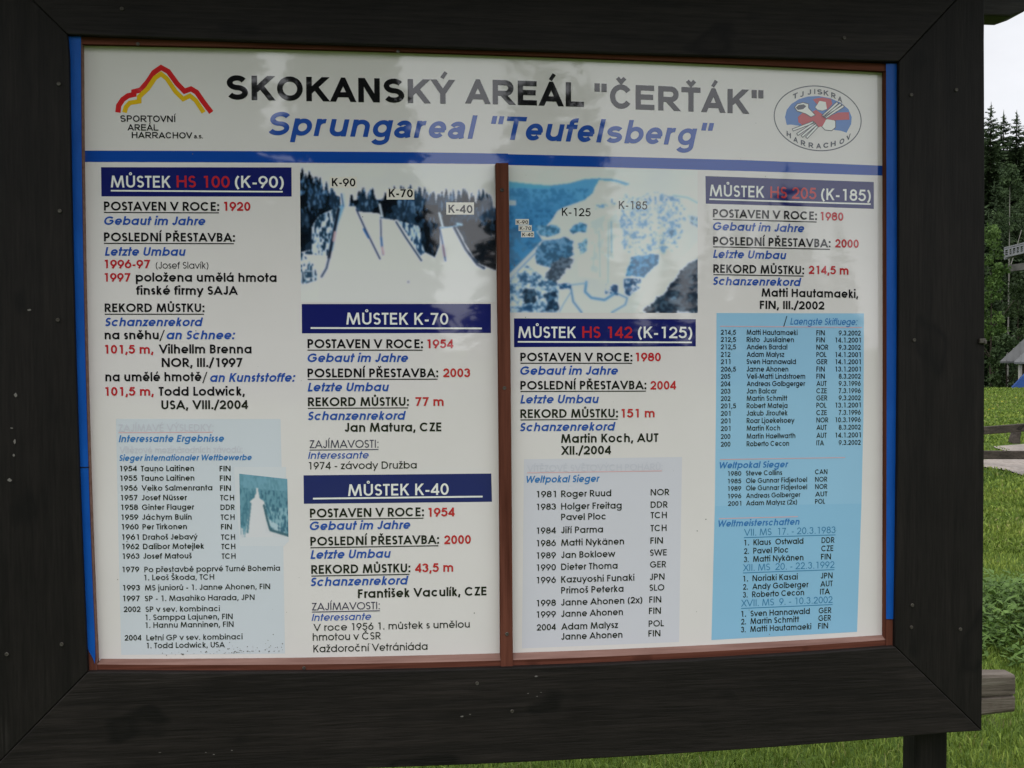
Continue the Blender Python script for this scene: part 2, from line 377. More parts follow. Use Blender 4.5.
('b2', 'ZAJÍMAVOSTI:', -0.38315, 1.40787, -0.24896, 1.40696, 0.01554, 'v', 'C', 0, 0.13),
('b2', None, -0.38318, 1.40502, -0.24899, 1.40411, -0.249, 1.40233, -0.38319, 1.40325, 'v'),
('b2', 'Interessante', -0.38645, 1.38666, -0.26814, 1.38581, 0.01417, 'B', 'C', 1, 0.15),
('b2', '1974 - závody Družba', -0.38491, 1.36595, -0.17399, 1.36446, 0.01458, 'k', 'C', 0, 0.14),
('banner_k40', 'MŮSTEK K-40', -0.30922, 1.31204, -0.11073, 1.31065, 0.02318, 'w', 'C', 0, 0.16),
('banner_k40', None, -0.37751, 1.3099, -0.04288, 1.30758, -0.0429, 1.30416, -0.37754, 1.30654, 'w'),
('b3', 'POSTAVEN V ROCE:', -0.3837, 1.2708, -0.16032, 1.26895, 0.01778, 'k', 'C', 0, 0.198),
('b3', None, -0.38373, 1.26784, -0.16113, 1.26599, -0.16115, 1.26399, -0.38375, 1.26586, 'k'),
('b3', '1954', -0.15139, 1.26759, -0.09898, 1.26727, 0.01781, 'r', 'C', 0, 0.198),
('b3', 'Gebaut im Jahre', -0.38433, 1.2459, -0.18725, 1.24416, 0.0172, 'B', 'C', 1, 0.198),
('b3', 'POSLEDNÍ PŘESTAVBA:', -0.38346, 1.2152, -0.13042, 1.21299, 0.01761, 'k', 'C', 0, 0.198),
('b3', None, -0.38349, 1.21224, -0.13183, 1.21003, -0.13184, 1.20802, -0.38351, 1.21026, 'k'),
('b3', '2000', -0.12025, 1.21173, -0.06682, 1.21142, 0.01787, 'r', 'C', 0, 0.198),
('b3', 'Letzte Umbau', -0.38371, 1.18906, -0.22619, 1.18749, 0.01723, 'B', 'C', 1, 0.198),
('b3', 'REKORD MŮSTKU:', -0.38226, 1.15928, -0.18782, 1.15733, 0.01765, 'k', 'C', 0, 0.198),
('b3', None, -0.38229, 1.15611, -0.18963, 1.15417, -0.18964, 1.15216, -0.3823, 1.15412, 'k'),
('b3', '43,5 m', -0.1789, 1.15666, -0.10257, 1.15612, 0.01784, 'r', 'C', 0, 0.198),
('b3', 'Schanzenrekord', -0.38366, 1.13491, -0.19156, 1.13291, 0.01726, 'B', 'C', 1, 0.198),
('b3', 'František Vaculík, CZE', -0.29155, 1.10848, -0.03591, 1.10647, 0.01776, 'k', 'C', 0, 0.198),
('b3', 'ZAJÍMAVOSTI:', -0.38179, 1.08677, -0.24885, 1.0852, 0.01491, 'v', 'C', 0, 0.13),
('b3', None, -0.38181, 1.08449, -0.24887, 1.08292, -0.24888, 1.08111, -0.38183, 1.0827, 'v'),
('b3', 'Interessante', -0.38257, 1.06591, -0.26596, 1.06447, 0.01392, 'B', 'C', 1, 0.15),
('b3', 'V roce 1956 1. můstek s umělou', -0.37927, 1.0455, -0.07004, 1.0424, 0.01433, 'k', 'C', 0, 0.14),
('b3', 'hmotou v ČSR', -0.38062, 1.02642, -0.24694, 1.02473, 0.01474, 'k', 'C', 0, 0.14),
('b3', 'Každoroční Vetrániáda', -0.37967, 1.00307, -0.15481, 1.00044, 0.01475, 'k', 'C', 0, 0.14),
('print_air', 'K-125', 0.11891, 1.86718, 0.17724, 1.86671, 0.01594, 'k', 'C', 0, 0.14),
('print_air', 'K-185', 0.23492, 1.88207, 0.29356, 1.88146, 0.01643, 'k', 'C', 0, 0.14),
('print_air', 'K-90', 0.02771, 1.85032, 0.05062, 1.85019, 0.00714, 'k', 'C', 0, 0.16),
('print_air', 'K-70', 0.03389, 1.83808, 0.05642, 1.83794, 0.00715, 'k', 'C', 0, 0.16),
('print_air', 'K-40', 0.03888, 1.82561, 0.06102, 1.82547, 0.00715, 'k', 'C', 0, 0.16),
('banner_k125', 'MŮSTEK', 0.02977, 1.62309, 0.14715, 1.62246, 0.02298, 'w', 'C', 0, 0.16),
('banner_k125', 'HS 142', 0.16001, 1.6228, 0.26272, 1.62218, 0.02314, 'r', 'C', 0, 0.16),
('banner_k125', '(K-125)', 0.27429, 1.62234, 0.38704, 1.6216, 0.02328, 'w', 'C', 0, 0.16),
('banner_k125', None, 0.02894, 1.6168, 0.38622, 1.61472, 0.38623, 1.61166, 0.02893, 1.6138, 'w'),
('b4', 'POSTAVEN V ROCE:', 0.03425, 1.57626, 0.26273, 1.57507, 0.01741, 'k', 'C', 0, 0.198),
('b4', None, 0.03424, 1.57346, 0.26212, 1.57229, 0.26212, 1.57026, 0.03423, 1.57146, 'k'),
('b4', '1980', 0.26997, 1.57515, 0.32182, 1.57486, 0.01763, 'r', 'C', 0, 0.198),
('b4', 'Gebaut im Jahre', 0.03376, 1.54923, 0.23322, 1.54824, 0.01703, 'B', 'C', 1, 0.198),
('b4', 'POSLEDNÍ PŘESTAVBA:', 0.03406, 1.51955, 0.29176, 1.51835, 0.01744, 'k', 'C', 0, 0.198),
('b4', None, 0.03405, 1.51675, 0.29072, 1.51557, 0.29072, 1.51354, 0.03405, 1.51474, 'k'),
('b4', '2004', 0.30027, 1.51748, 0.35359, 1.51724, 0.01769, 'r', 'C', 0, 0.198),
('b4', 'Letzte Umbau', 0.03357, 1.49167, 0.19409, 1.49095, 0.01706, 'B', 'C', 1, 0.198),
('b4', 'REKORD MŮSTKU:', 0.03388, 1.46254, 0.233, 1.46171, 0.01748, 'k', 'C', 0, 0.198),
('b4', None, 0.03387, 1.45973, 0.23217, 1.45892, 0.23217, 1.45689, 0.03386, 1.45772, 'k'),
('b4', '151 m', 0.24043, 1.46112, 0.30905, 1.46087, 0.01767, 'r', 'C', 0, 0.198),
('b4', 'Schanzenrekord', 0.03298, 1.43582, 0.22825, 1.43505, 0.01709, 'B', 'C', 1, 0.198),
('b4', 'Martin Koch, AUT', 0.11618, 1.41136, 0.31681, 1.41072, 0.01778, 'k', 'C', 0, 0.198),
('b4', 'XII./2004', 0.11613, 1.3873, 0.21874, 1.38697, 0.01759, 'k', 'C', 0, 0.198),
('panel_k125', 'VÍTĚZOVÉ SVĚTOVÝCH POHÁRŮ:', 0.04689, 1.35404, 0.32585, 1.35329, 0.01331, 'f', 'C', 0, 0.15),
('panel_k125', None, 0.04689, 1.35273, 0.3246, 1.352, 0.3246, 1.35056, 0.04689, 1.35132, 'p'),
('panel_k125', 'Weltpokal Sieger', 0.04561, 1.33166, 0.19541, 1.33119, 0.01413, 'L', 'C', 1, 0.198),
('panel_k125', '1981', 0.06664, 1.30197, 0.10555, 1.30184, 0.01294, 'k', 'C', 0, 0.168),
('panel_k125', 'Roger Ruud', 0.11617, 1.30177, 0.21912, 1.30153, 0.01338, 'k', 'C', 0, 0.172),
('panel_k125', 'NOR', 0.30087, 1.30143, 0.34013, 1.30142, 0.0131, 'k', 'C', 0, 0.168),
('panel_k125', '1983', 0.06657, 1.27647, 0.10549, 1.27635, 0.01295, 'k', 'C', 0, 0.168),
('panel_k125', 'Holger Freitag', 0.11612, 1.27628, 0.24063, 1.27604, 0.01339, 'k', 'C', 0, 0.172),
('panel_k125', 'DDR', 0.30089, 1.276, 0.33682, 1.276, 0.01311, 'k', 'C', 0, 0.168),
('panel_k125', 'Pavel Ploc', 0.11608, 1.25461, 0.20773, 1.25444, 0.0134, 'k', 'C', 0, 0.172),
('panel_k125', 'TCH', 0.30091, 1.25439, 0.33476, 1.2544, 0.01312, 'k', 'C', 0, 0.168),
('panel_k125', '1984', 0.06644, 1.22826, 0.10539, 1.22815, 0.01297, 'k', 'C', 0, 0.168),
('panel_k125', 'Jiří Parma', 0.11602, 1.22807, 0.20214, 1.22793, 0.01341, 'k', 'C', 0, 0.172),
('panel_k125', 'TCH', 0.30052, 1.22791, 0.33437, 1.22793, 0.01313, 'k', 'C', 0, 0.168),
('panel_k125', '1986', 0.06637, 1.2027, 0.10534, 1.2026, 0.01298, 'k', 'C', 0, 0.168),
('panel_k125', 'Matti Nykänen', 0.11597, 1.20252, 0.2456, 1.20238, 0.01342, 'k', 'C', 0, 0.172),
('panel_k125', 'FIN', 0.30033, 1.20241, 0.32666, 1.20245, 0.01314, 'k', 'C', 0, 0.168),
('panel_k125', '1989', 0.0663, 1.17774, 0.10528, 1.17764, 0.01299, 'k', 'C', 0, 0.168),
('panel_k125', 'Jan Bokloew', 0.11592, 1.17756, 0.22756, 1.17745, 0.01343, 'k', 'C', 0, 0.172),
('panel_k125', 'SWE', 0.29973, 1.17751, 0.33465, 1.17757, 0.01315, 'k', 'C', 0, 0.168),
('panel_k125', '1990', 0.06623, 1.15336, 0.10523, 1.15327, 0.013, 'k', 'C', 0, 0.168),
('panel_k125', 'Dieter Thoma', 0.11587, 1.15319, 0.23211, 1.15311, 0.01344, 'k', 'C', 0, 0.172),
('panel_k125', 'GER', 0.29975, 1.15319, 0.33364, 1.15326, 0.01316, 'k', 'C', 0, 0.168),
('panel_k125', '1996', 0.06616, 1.12775, 0.10517, 1.12766, 0.01301, 'k', 'C', 0, 0.168),
('panel_k125', 'Kazuyoshi Funaki', 0.11582, 1.12758, 0.26723, 1.12758, 0.01345, 'k', 'C', 0, 0.172),
('panel_k125', 'JPN', 0.29914, 1.12764, 0.33011, 1.12771, 0.01317, 'k', 'C', 0, 0.168),
('panel_k125', 'Primoš Peterka', 0.11578, 1.10541, 0.24456, 1.1054, 0.01346, 'k', 'C', 0, 0.172),
('panel_k125', 'SLO', 0.29874, 1.10551, 0.32972, 1.1056, 0.01318, 'k', 'C', 0, 0.168),
('panel_k125', '1998', 0.06603, 1.08094, 0.10507, 1.08086, 0.01303, 'k', 'C', 0, 0.168),
('panel_k125', 'Janne Ahonen (2x)', 0.11573, 1.08078, 0.28372, 1.08089, 0.01347, 'k', 'C', 0, 0.172),
('panel_k125', 'FIN', 0.29814, 1.08093, 0.32325, 1.08102, 0.01319, 'k', 'C', 0, 0.168),
('panel_k125', '1999', 0.06597, 1.05772, 0.10502, 1.05764, 0.01304, 'k', 'C', 0, 0.168),
('panel_k125', 'Janne Ahonen', 0.11569, 1.05756, 0.24332, 1.05761, 0.01348, 'k', 'C', 0, 0.172),
('panel_k125', 'FIN', 0.29753, 1.05776, 0.32265, 1.05785, 0.0132, 'k', 'C', 0, 0.168),
('panel_k125', '2004', 0.0659, 1.03142, 0.10497, 1.03135, 0.01305, 'k', 'C', 0, 0.168),
('panel_k125', 'Adam Malysz', 0.11563, 1.03126, 0.23375, 1.03133, 0.01349, 'k', 'C', 0, 0.172),
('panel_k125', 'POL', 0.29692, 1.03151, 0.32898, 1.03165, 0.01321, 'k', 'C', 0, 0.168),
('panel_k125', 'Janne Ahonen', 0.11559, 1.01086, 0.24227, 1.01097, 0.0135, 'k', 'C', 0, 0.172),
('panel_k125', 'FIN', 0.29652, 1.01115, 0.32166, 1.01126, 0.01322, 'k', 'C', 0, 0.168),
('banner_k185', 'MŮSTEK', 0.42315, 1.91014, 0.53803, 1.90841, 0.02346, 'w', 'C', 0, 0.16),
('banner_k185', 'HS 205', 0.55053, 1.90812, 0.64855, 1.90643, 0.02362, 'r', 'C', 0, 0.16),
('banner_k185', '(K-185)', 0.65884, 1.9058, 0.76578, 1.90375, 0.02375, 'w', 'C', 0, 0.16),
('banner_k185', None, 0.42211, 1.90558, 0.76581, 1.89979, 0.76583, 1.8967, 0.42212, 1.90254, 'w'),
('b5', 'POSTAVEN V ROCE:', 0.42996, 1.8675, 0.6501, 1.86422, 0.01722, 'k', 'C', 0, 0.198),
('b5', None, 0.42997, 1.86446, 0.64947, 1.86123, 0.64949, 1.85918, 0.42998, 1.86243, 'k'),
('b5', '1980', 0.65825, 1.86378, 0.70707, 1.86294, 0.01743, 'r', 'C', 0, 0.198),
('b5', 'Gebaut im Jahre', 0.43004, 1.84135, 0.62328, 1.83866, 0.01662, 'B', 'C', 1, 0.198),
('b5', 'POSLEDNÍ PŘESTAVBA:', 0.43054, 1.81153, 0.67967, 1.80817, 0.01725, 'k', 'C', 0, 0.198),
('b5', None, 0.43055, 1.80869, 0.67861, 1.80539, 0.67862, 1.80333, 0.43056, 1.80666, 'k'),
('b5', '2000', 0.68979, 1.80818, 0.74076, 1.80738, 0.01749, 'r', 'C', 0, 0.198),
('b5', 'Letzte Umbau', 0.4302, 1.78513, 0.58559, 1.78325, 0.01665, 'B', 'C', 1, 0.198),
('b5', 'REKORD MŮSTKU:', 0.43113, 1.75485, 0.62336, 1.75265, 0.01728, 'k', 'C', 0, 0.198),
('b5', None, 0.43113, 1.7522, 0.6223, 1.75005, 0.62232, 1.74799, 0.43114, 1.75017, 'k'),
('b5', '214,5 m', 0.63342, 1.75334, 0.71888, 1.75222, 0.01746, 'r', 'C', 0, 0.198),
('b5', 'Schanzenrekord', 0.43036, 1.73023, 0.61772, 1.72823, 0.01668, 'B', 'C', 1, 0.198),
('b5', 'Matti Hautamaeki,', 0.53301, 1.70664, 0.74046, 1.70435, 0.01699, 'k', 'C', 0, 0.198),
('b5', 'FIN, III./2002', 0.52951, 1.68144, 0.66718, 1.68009, 0.017, 'k', 'C', 0, 0.198),
('panel_k185', '/', 0.57969, 1.64737, 0.58802, 1.6473, 0.0185, 'k', 'C', 0, 0.1),
('panel_k185', 'Laengste Skifluege:', 0.59442, 1.64921, 0.73916, 1.64788, 0.01378, 'L', 'C', 1, 0.15),
('panel_k185', None, 0.44553, 1.64657, 0.74918, 1.64396, 0.74919, 1.64251, 0.44554, 1.64514, 'p'),
('panel_k185', '214,5', 0.44727, 1.6287, 0.47912, 1.62846, 0.01021, 'k', 'C', 0, 0.168),
('panel_k185', 'Matti Hautamaeki', 0.50175, 1.62829, 0.61016, 1.62744, 0.01065, 'k', 'C', 0, 0.168),
('panel_k185', 'FIN', 0.65052, 1.62711, 0.6686, 1.62696, 0.01053, 'k', 'C', 0, 0.168),
('panel_k185', '9.3.2002', 0.6986, 1.6267, 0.74628, 1.62629, 0.01035, 'k', 'C', 0, 0.168),
('panel_k185', '212,5', 0.44732, 1.61399, 0.47917, 1.61376, 0.01022, 'k', 'C', 0, 0.168),
('panel_k185', 'Risto  Jussilainen', 0.50181, 1.6136, 0.60232, 1.61286, 0.01066, 'k', 'C', 0, 0.168),
('panel_k185', 'FIN', 0.65061, 1.61248, 0.6687, 1.61234, 0.01053, 'k', 'C', 0, 0.168),
('panel_k185', '14.1.2001', 0.69179, 1.61216, 0.74639, 1.61172, 0.01035, 'k', 'C', 0, 0.168),
('panel_k185', '212,5', 0.44736, 1.59886, 0.47923, 1.59864, 0.01022, 'k', 'C', 0, 0.168),
('panel_k185', 'Anders Bardal', 0.50187, 1.59849, 0.58828, 1.5979, 0.01066, 'k', 'C', 0, 0.168),
('panel_k185', 'NOR', 0.6507, 1.59745, 0.67656, 1.59726, 0.01054, 'k', 'C', 0, 0.168),
('panel_k185', '9.3.2002', 0.69881, 1.59709, 0.74651, 1.59673, 0.01036, 'k', 'C', 0, 0.168),
('panel_k185', '212', 0.44741, 1.58352, 0.46745, 1.58339, 0.01023, 'k', 'C', 0, 0.168),
('panel_k185', 'Adam Malysz', 0.50193, 1.58317, 0.58217, 1.58266, 0.01067, 'k', 'C', 0, 0.168),
('panel_k185', 'POL', 0.6508, 1.5822, 0.67235, 1.58205, 0.01054, 'k', 'C', 0, 0.168),
('panel_k185', '14.1.2001', 0.692, 1.58192, 0.74662, 1.58154, 0.01036, 'k', 'C', 0, 0.168),
('panel_k185', '211', 0.44746, 1.56858, 0.4675, 1.56846, 0.01023, 'k', 'C', 0, 0.168),
('panel_k185', 'Sven Hannawald', 0.50199, 1.56826, 0.60686, 1.56763, 0.01067, 'k', 'C', 0, 0.168),
('panel_k185', 'GER', 0.65089, 1.56735, 0.6746, 1.56721, 0.01055, 'k', 'C', 0, 0.168),
('panel_k185', '14.1.2001', 0.6921, 1.5671, 0.74674, 1.56675, 0.01036, 'k', 'C', 0, 0.168),
('panel_k185', '206,5', 0.44751, 1.55322, 0.47939, 1.55305, 0.01024, 'k', 'C', 0, 0.168),
('panel_k185', 'Janne Ahonen', 0.50205, 1.55292, 0.59067, 1.55243, 0.01068, 'k', 'C', 0, 0.168),
('panel_k185', 'FIN', 0.65099, 1.55209, 0.66909, 1.55199, 0.01055, 'k', 'C', 0, 0.168),
('panel_k185', '13.1.2001', 0.6922, 1.55186, 0.74686, 1.55154, 0.01037, 'k', 'C', 0, 0.168),
('panel_k185', '205', 0.44755, 1.53827, 0.46761, 1.53817, 0.01024, 'k', 'C', 0, 0.168),
('panel_k185', 'Veli-Matti Lindstroem', 0.50211, 1.53799, 0.62699, 1.53736, 0.01068, 'k', 'C', 0, 0.168),
('panel_k185', 'FIN', 0.65108, 1.53723, 0.66919, 1.53714, 0.01056, 'k', 'C', 0, 0.168),
('panel_k185', '8.3.2002', 0.69923, 1.53698, 0.74697, 1.53674, 0.01038, 'k', 'C', 0, 0.168),
('panel_k185', '204', 0.4476, 1.5231, 0.46766, 1.52301, 0.01025, 'k', 'C', 0, 0.168),
('panel_k185', 'Andreas Golbgerger', 0.50217, 1.52285, 0.62686, 1.52227, 0.01069, 'k', 'C', 0, 0.168),
('panel_k185', 'AUT', 0.65117, 1.52216, 0.67317, 1.52206, 0.01056, 'k', 'C', 0, 0.168),
('panel_k185', '9.3.1996', 0.69934, 1.52194, 0.74709, 1.52172, 0.01038, 'k', 'C', 0, 0.168),
('panel_k185', '203', 0.44765, 1.50793, 0.46771, 1.50785, 0.01025, 'k', 'C', 0, 0.168),
('panel_k185', 'Jan Balcar', 0.50223, 1.5077, 0.56631, 1.50743, 0.01069, 'k', 'C', 0, 0.168),
('panel_k185', 'CZE', 0.65127, 1.50708, 0.67371, 1.50699, 0.01057, 'k', 'C', 0, 0.168),
('panel_k185', '7.3.1996', 0.69944, 1.50689, 0.7472, 1.5067, 0.01039, 'k', 'C', 0, 0.168),
('panel_k185', '202', 0.4477, 1.49296, 0.46776, 1.49288, 0.01026, 'k', 'C', 0, 0.168),
('panel_k185', 'Martin Schmitt', 0.50229, 1.49275, 0.58884, 1.49242, 0.0107, 'k', 'C', 0, 0.168),
('panel_k185', 'GER', 0.65136, 1.4922, 0.6751, 1.49212, 0.01057, 'k', 'C', 0, 0.168),
('panel_k185', '9.3.2002', 0.69955, 1.49203, 0.74732, 1.49187, 0.01039, 'k', 'C', 0, 0.168),
('panel_k185', '201,5', 0.44774, 1.47777, 0.47967, 1.47766, 0.01026, 'k', 'C', 0, 0.168),
('panel_k185', 'Robert Mateja', 0.50235, 1.47758, 0.58935, 1.4773, 0.0107, 'k', 'C', 0, 0.168),
('panel_k185', 'POL', 0.65146, 1.47711, 0.67304, 1.47705, 0.01058, 'k', 'C', 0, 0.168),
('panel_k185', '13.1.2001', 0.69272, 1.47699, 0.74744, 1.47683, 0.01039, 'k', 'C', 0, 0.168),
('panel_k185', '201', 0.44779, 1.46237, 0.46787, 1.46231, 0.01027, 'k', 'C', 0, 0.168),
('panel_k185', 'Jakub Jiroutek', 0.50242, 1.4622, 0.58943, 1.46196, 0.01071, 'k', 'C', 0, 0.168),
('panel_k185', 'CZE', 0.65155, 1.46181, 0.67401, 1.46175, 0.01058, 'k', 'C', 0, 0.168),
('panel_k185', '7.3.1996', 0.69976, 1.46169, 0.74755, 1.46159, 0.0104, 'k', 'C', 0, 0.168),
('panel_k185', '201', 0.44784, 1.44697, 0.46792, 1.44691, 0.01027, 'k', 'C', 0, 0.168),
('panel_k185', 'Roar Ljoekelsoey', 0.50248, 1.44682, 0.60453, 1.44659, 0.01071, 'k', 'C', 0, 0.168),
('panel_k185', 'NOR', 0.65165, 1.44649, 0.67757, 1.44645, 0.01059, 'k', 'C', 0, 0.168),
('panel_k185', '10.3.1996', 0.69293, 1.44642, 0.74767, 1.44633, 0.0104, 'k', 'C', 0, 0.168),
('panel_k185', '201', 0.44789, 1.43135, 0.46798, 1.4313, 0.01028, 'k', 'C', 0, 0.168),
('panel_k185', 'Martin Koch', 0.50254, 1.43122, 0.57375, 1.43109, 0.01072, 'k', 'C', 0, 0.168),
('panel_k185', 'AUT', 0.65175, 1.43097, 0.67378, 1.43094, 0.01059, 'k', 'C', 0, 0.168),
('panel_k185', '8.3.2002', 0.69998, 1.43091, 0.74779, 1.43086, 0.01041, 'k', 'C', 0, 0.168),
('panel_k185', '200', 0.44794, 1.4149, 0.46803, 1.41486, 0.01028, 'k', 'C', 0, 0.168),
('panel_k185', 'Martin Haellwarth', 0.5026, 1.4148, 0.60642, 1.41466, 0.01072, 'k', 'C', 0, 0.168),
('panel_k185', 'AUT', 0.65185, 1.41462, 0.67389, 1.41461, 0.0106, 'k', 'C', 0, 0.168),
('panel_k185', '14.1.2001', 0.69315, 1.4146, 0.74792, 1.41458, 0.01041, 'k', 'C', 0, 0.168),
('panel_k185', '200', 0.44799, 1.39906, 0.46809, 1.39903, 0.01029, 'k', 'C', 0, 0.168),
('panel_k185', 'Roberto Cecon', 0.50267, 1.39898, 0.5932, 1.3989, 0.01073, 'k', 'C', 0, 0.168),
('panel_k185', 'ITA', 0.65195, 1.39888, 0.66837, 1.39888, 0.0106, 'k', 'C', 0, 0.168),
('panel_k185', '9.3.2002', 0.7002, 1.39888, 0.74804, 1.39889, 0.01042, 'k', 'C', 0, 0.168),
('panel_k185', None, 0.44638, 1.37345, 0.71428, 1.37352, 0.71429, 1.37206, 0.44638, 1.37201, 'p'),
('panel_k185', 'Weltpokal Sieger', 0.44538, 1.35421, 0.59194, 1.35425, 0.01339, 'L', 'C', 1, 0.198),
('panel_k185', '1980', 0.46321, 1.33866, 0.49143, 1.33867, 0.0097, 'k', 'C', 0, 0.168),
('panel_k185', 'Steve Collins', 0.50142, 1.33867, 0.57851, 1.33874, 0.01033, 'k', 'C', 0, 0.168),
('panel_k185', 'CAN', 0.64952, 1.33885, 0.67612, 1.33891, 0.01021, 'k', 'C', 0, 0.168),
('panel_k185', '1985', 0.46326, 1.32298, 0.49149, 1.323, 0.0097, 'k', 'C', 0, 0.168),
('panel_k185', 'Ole Gunnar Fidjestoel', 0.50148, 1.323, 0.63235, 1.32322, 0.01034, 'k', 'C', 0, 0.168),
('panel_k185', 'NOR', 0.64961, 1.32326, 0.67622, 1.32333, 0.01021, 'k', 'C', 0, 0.168),
('panel_k185', '1989', 0.46331, 1.3077, 0.49154, 1.30773, 0.0097, 'k', 'C', 0, 0.168),
('panel_k185', 'Ole Gunnar Fidjestoel', 0.50154, 1.30774, 0.63244, 1.30802, 0.01034, 'k', 'C', 0, 0.168),
('panel_k185', 'NOR', 0.64971, 1.30807, 0.67632, 1.30815, 0.01022, 'k', 'C', 0, 0.168),
('panel_k185', '1996', 0.46337, 1.292, 0.4916, 1.29205, 0.00971, 'k', 'C', 0, 0.168),
('panel_k185', 'Andreas Golberger', 0.5016, 1.29206, 0.61809, 1.29235, 0.01035, 'k', 'C', 0, 0.168),
('panel_k185', 'AUT', 0.64981, 1.29246, 0.67643, 1.29256, 0.01022, 'k', 'C', 0, 0.168),
('panel_k185', '2001', 0.46342, 1.27671, 0.49166, 1.27676, 0.00971, 'k', 'C', 0, 0.168),
('panel_k185', 'Adam Malysz (2x)', 0.50166, 1.27678, 0.61107, 1.2771, 0.01035, 'k', 'C', 0, 0.168),
('panel_k185', 'POL', 0.6499, 1.27725, 0.67154, 1.27734, 0.01023, 'k', 'C', 0, 0.168),
('panel_k185', None, 0.44464, 1.25158, 0.61272, 1.25215, 0.61272, 1.25069, 0.44465, 1.25013, 'p'),
('panel_k185', 'Weltmeisterschaften', 0.44321, 1.23373, 0.6167, 1.2344, 0.01344, 'L', 'C', 1, 0.198),
('panel_k185', 'VII. MS  17. - 20.3.1983', 0.49765, 1.21404, 0.69453, 1.21511, 0.0141, 'T', 'C', 0, 0.12),
('panel_k185', None, 0.49766, 1.21114, 0.69455, 1.21224, 0.69456, 1.21056, 0.49767, 1.20948, 'T'),
('panel_k185', '1.', 0.49837, 1.1939, 0.50839, 1.19394, 0.01183, 'k', 'C', 0, 0.168),
('panel_k185', 'Klaus  Ostwald', 0.51799, 1.19401, 0.62512, 1.19461, 0.01226, 'k', 'C', 0, 0.172),
('panel_k185', 'DDR', 0.66449, 1.19488, 0.69271, 1.19509, 0.01214, 'k', 'C', 0, 0.168),
('panel_k185', '2.', 0.49801, 1.17646, 0.50803, 1.17651, 0.01184, 'k', 'C', 0, 0.168),
('panel_k185', 'Pavel Ploc', 0.51764, 1.17657, 0.59224, 1.17701, 0.01227, 'k', 'C', 0, 0.172),
('panel_k185', 'CZE', 0.66396, 1.17752, 0.69001, 1.17773, 0.01215, 'k', 'C', 0, 0.168),
('panel_k185', '3.', 0.49765, 1.15923, 0.50767, 1.15928, 0.01184, 'k', 'C', 0, 0.168),
('panel_k185', 'Matti Nykänen', 0.51728, 1.15933, 0.62533, 1.16006, 0.01227, 'k', 'C', 0, 0.172),
('panel_k185', 'FIN', 0.66342, 1.16036, 0.68513, 1.16054, 0.01215, 'k', 'C', 0, 0.168),
('panel_k185', 'XII. MS  20. - 22.3.1992', 0.4958, 1.14078, 0.69286, 1.14229, 0.01414, 'T', 'C', 0, 0.12),
('panel_k185', None, 0.49581, 1.13787, 0.69288, 1.13941, 0.69289, 1.13773, 0.49582, 1.13621, 'T'),
('panel_k185', '1.', 0.49653, 1.11913, 0.50655, 1.1192, 0.01186, 'k', 'C', 0, 0.168),
('panel_k185', 'Noriaki Kasai', 0.51617, 1.11929, 0.61346, 1.12004, 0.01229, 'k', 'C', 0, 0.172),
('panel_k185', 'JPN', 0.6628, 1.12049, 0.68887, 1.12075, 0.01217, 'k', 'C', 0, 0.168),
('panel_k185', '2.', 0.49616, 1.10208, 0.5062, 1.10215, 0.01186, 'k', 'C', 0, 0.168),
('panel_k185', 'Andy Golberger', 0.51581, 1.10223, 0.63669, 1.10325, 0.01229, 'k', 'C', 0, 0.172),
('panel_k185', 'AUT', 0.66226, 1.10351, 0.68921, 1.10379, 0.01217, 'k', 'C', 0, 0.168),
('panel_k185', '3.', 0.4958, 1.08564, 0.50583, 1.08572, 0.01187, 'k', 'C', 0, 0.168),
('panel_k185', 'Roberto Cecon', 0.51545, 1.08578, 0.62727, 1.08678, 0.0123, 'k', 'C', 0, 0.172),
('panel_k185', 'ITA', 0.66172, 1.08714, 0.68344, 1.08737, 0.01218, 'k', 'C', 0, 0.168),
('panel_k185', 'XVII. MS  9. - 10.3.2002', 0.49203, 1.06701, 0.68923, 1.06896, 0.01416, 'T', 'C', 0, 0.12),
('panel_k185', None, 0.49204, 1.0641, 0.68925, 1.06607, 0.68926, 1.06439, 0.49205, 1.06243, 'T'),
('panel_k185', '1.', 0.49275, 1.04574, 0.50279, 1.04582, 0.01188, 'k', 'C', 0, 0.168),
('panel_k185', 'Sven Hannawald', 0.51241, 1.04593, 0.63984, 1.04722, 0.01231, 'k', 'C', 0, 0.172),
('panel_k185', 'GER', 0.65915, 1.04745, 0.68698, 1.04779, 0.01219, 'k', 'C', 0, 0.168),
('panel_k185', '2.', 0.49239, 1.02969, 0.50243, 1.02978, 0.01189, 'k', 'C', 0, 0.168),
('panel_k185', 'Martin Schmitt', 0.51205, 1.02988, 0.61678, 1.03096, 0.01232, 'k', 'C', 0, 0.172),
('panel_k185', 'GER', 0.6586, 1.03146, 0.68643, 1.03182, 0.0122, 'k', 'C', 0, 0.168),
('panel_k185', '3.', 0.49202, 1.01322, 0.50206, 1.01332, 0.01189, 'k', 'C', 0, 0.168),
('panel_k185', 'Matti Hautamaeki', 0.51169, 1.0134, 0.64329, 1.01486, 0.01232, 'k', 'C', 0, 0.172),
('panel_k185', 'FIN', 0.65805, 1.01505, 0.67979, 1.01534, 0.0122, 'k', 'C', 0, 0.168),
]
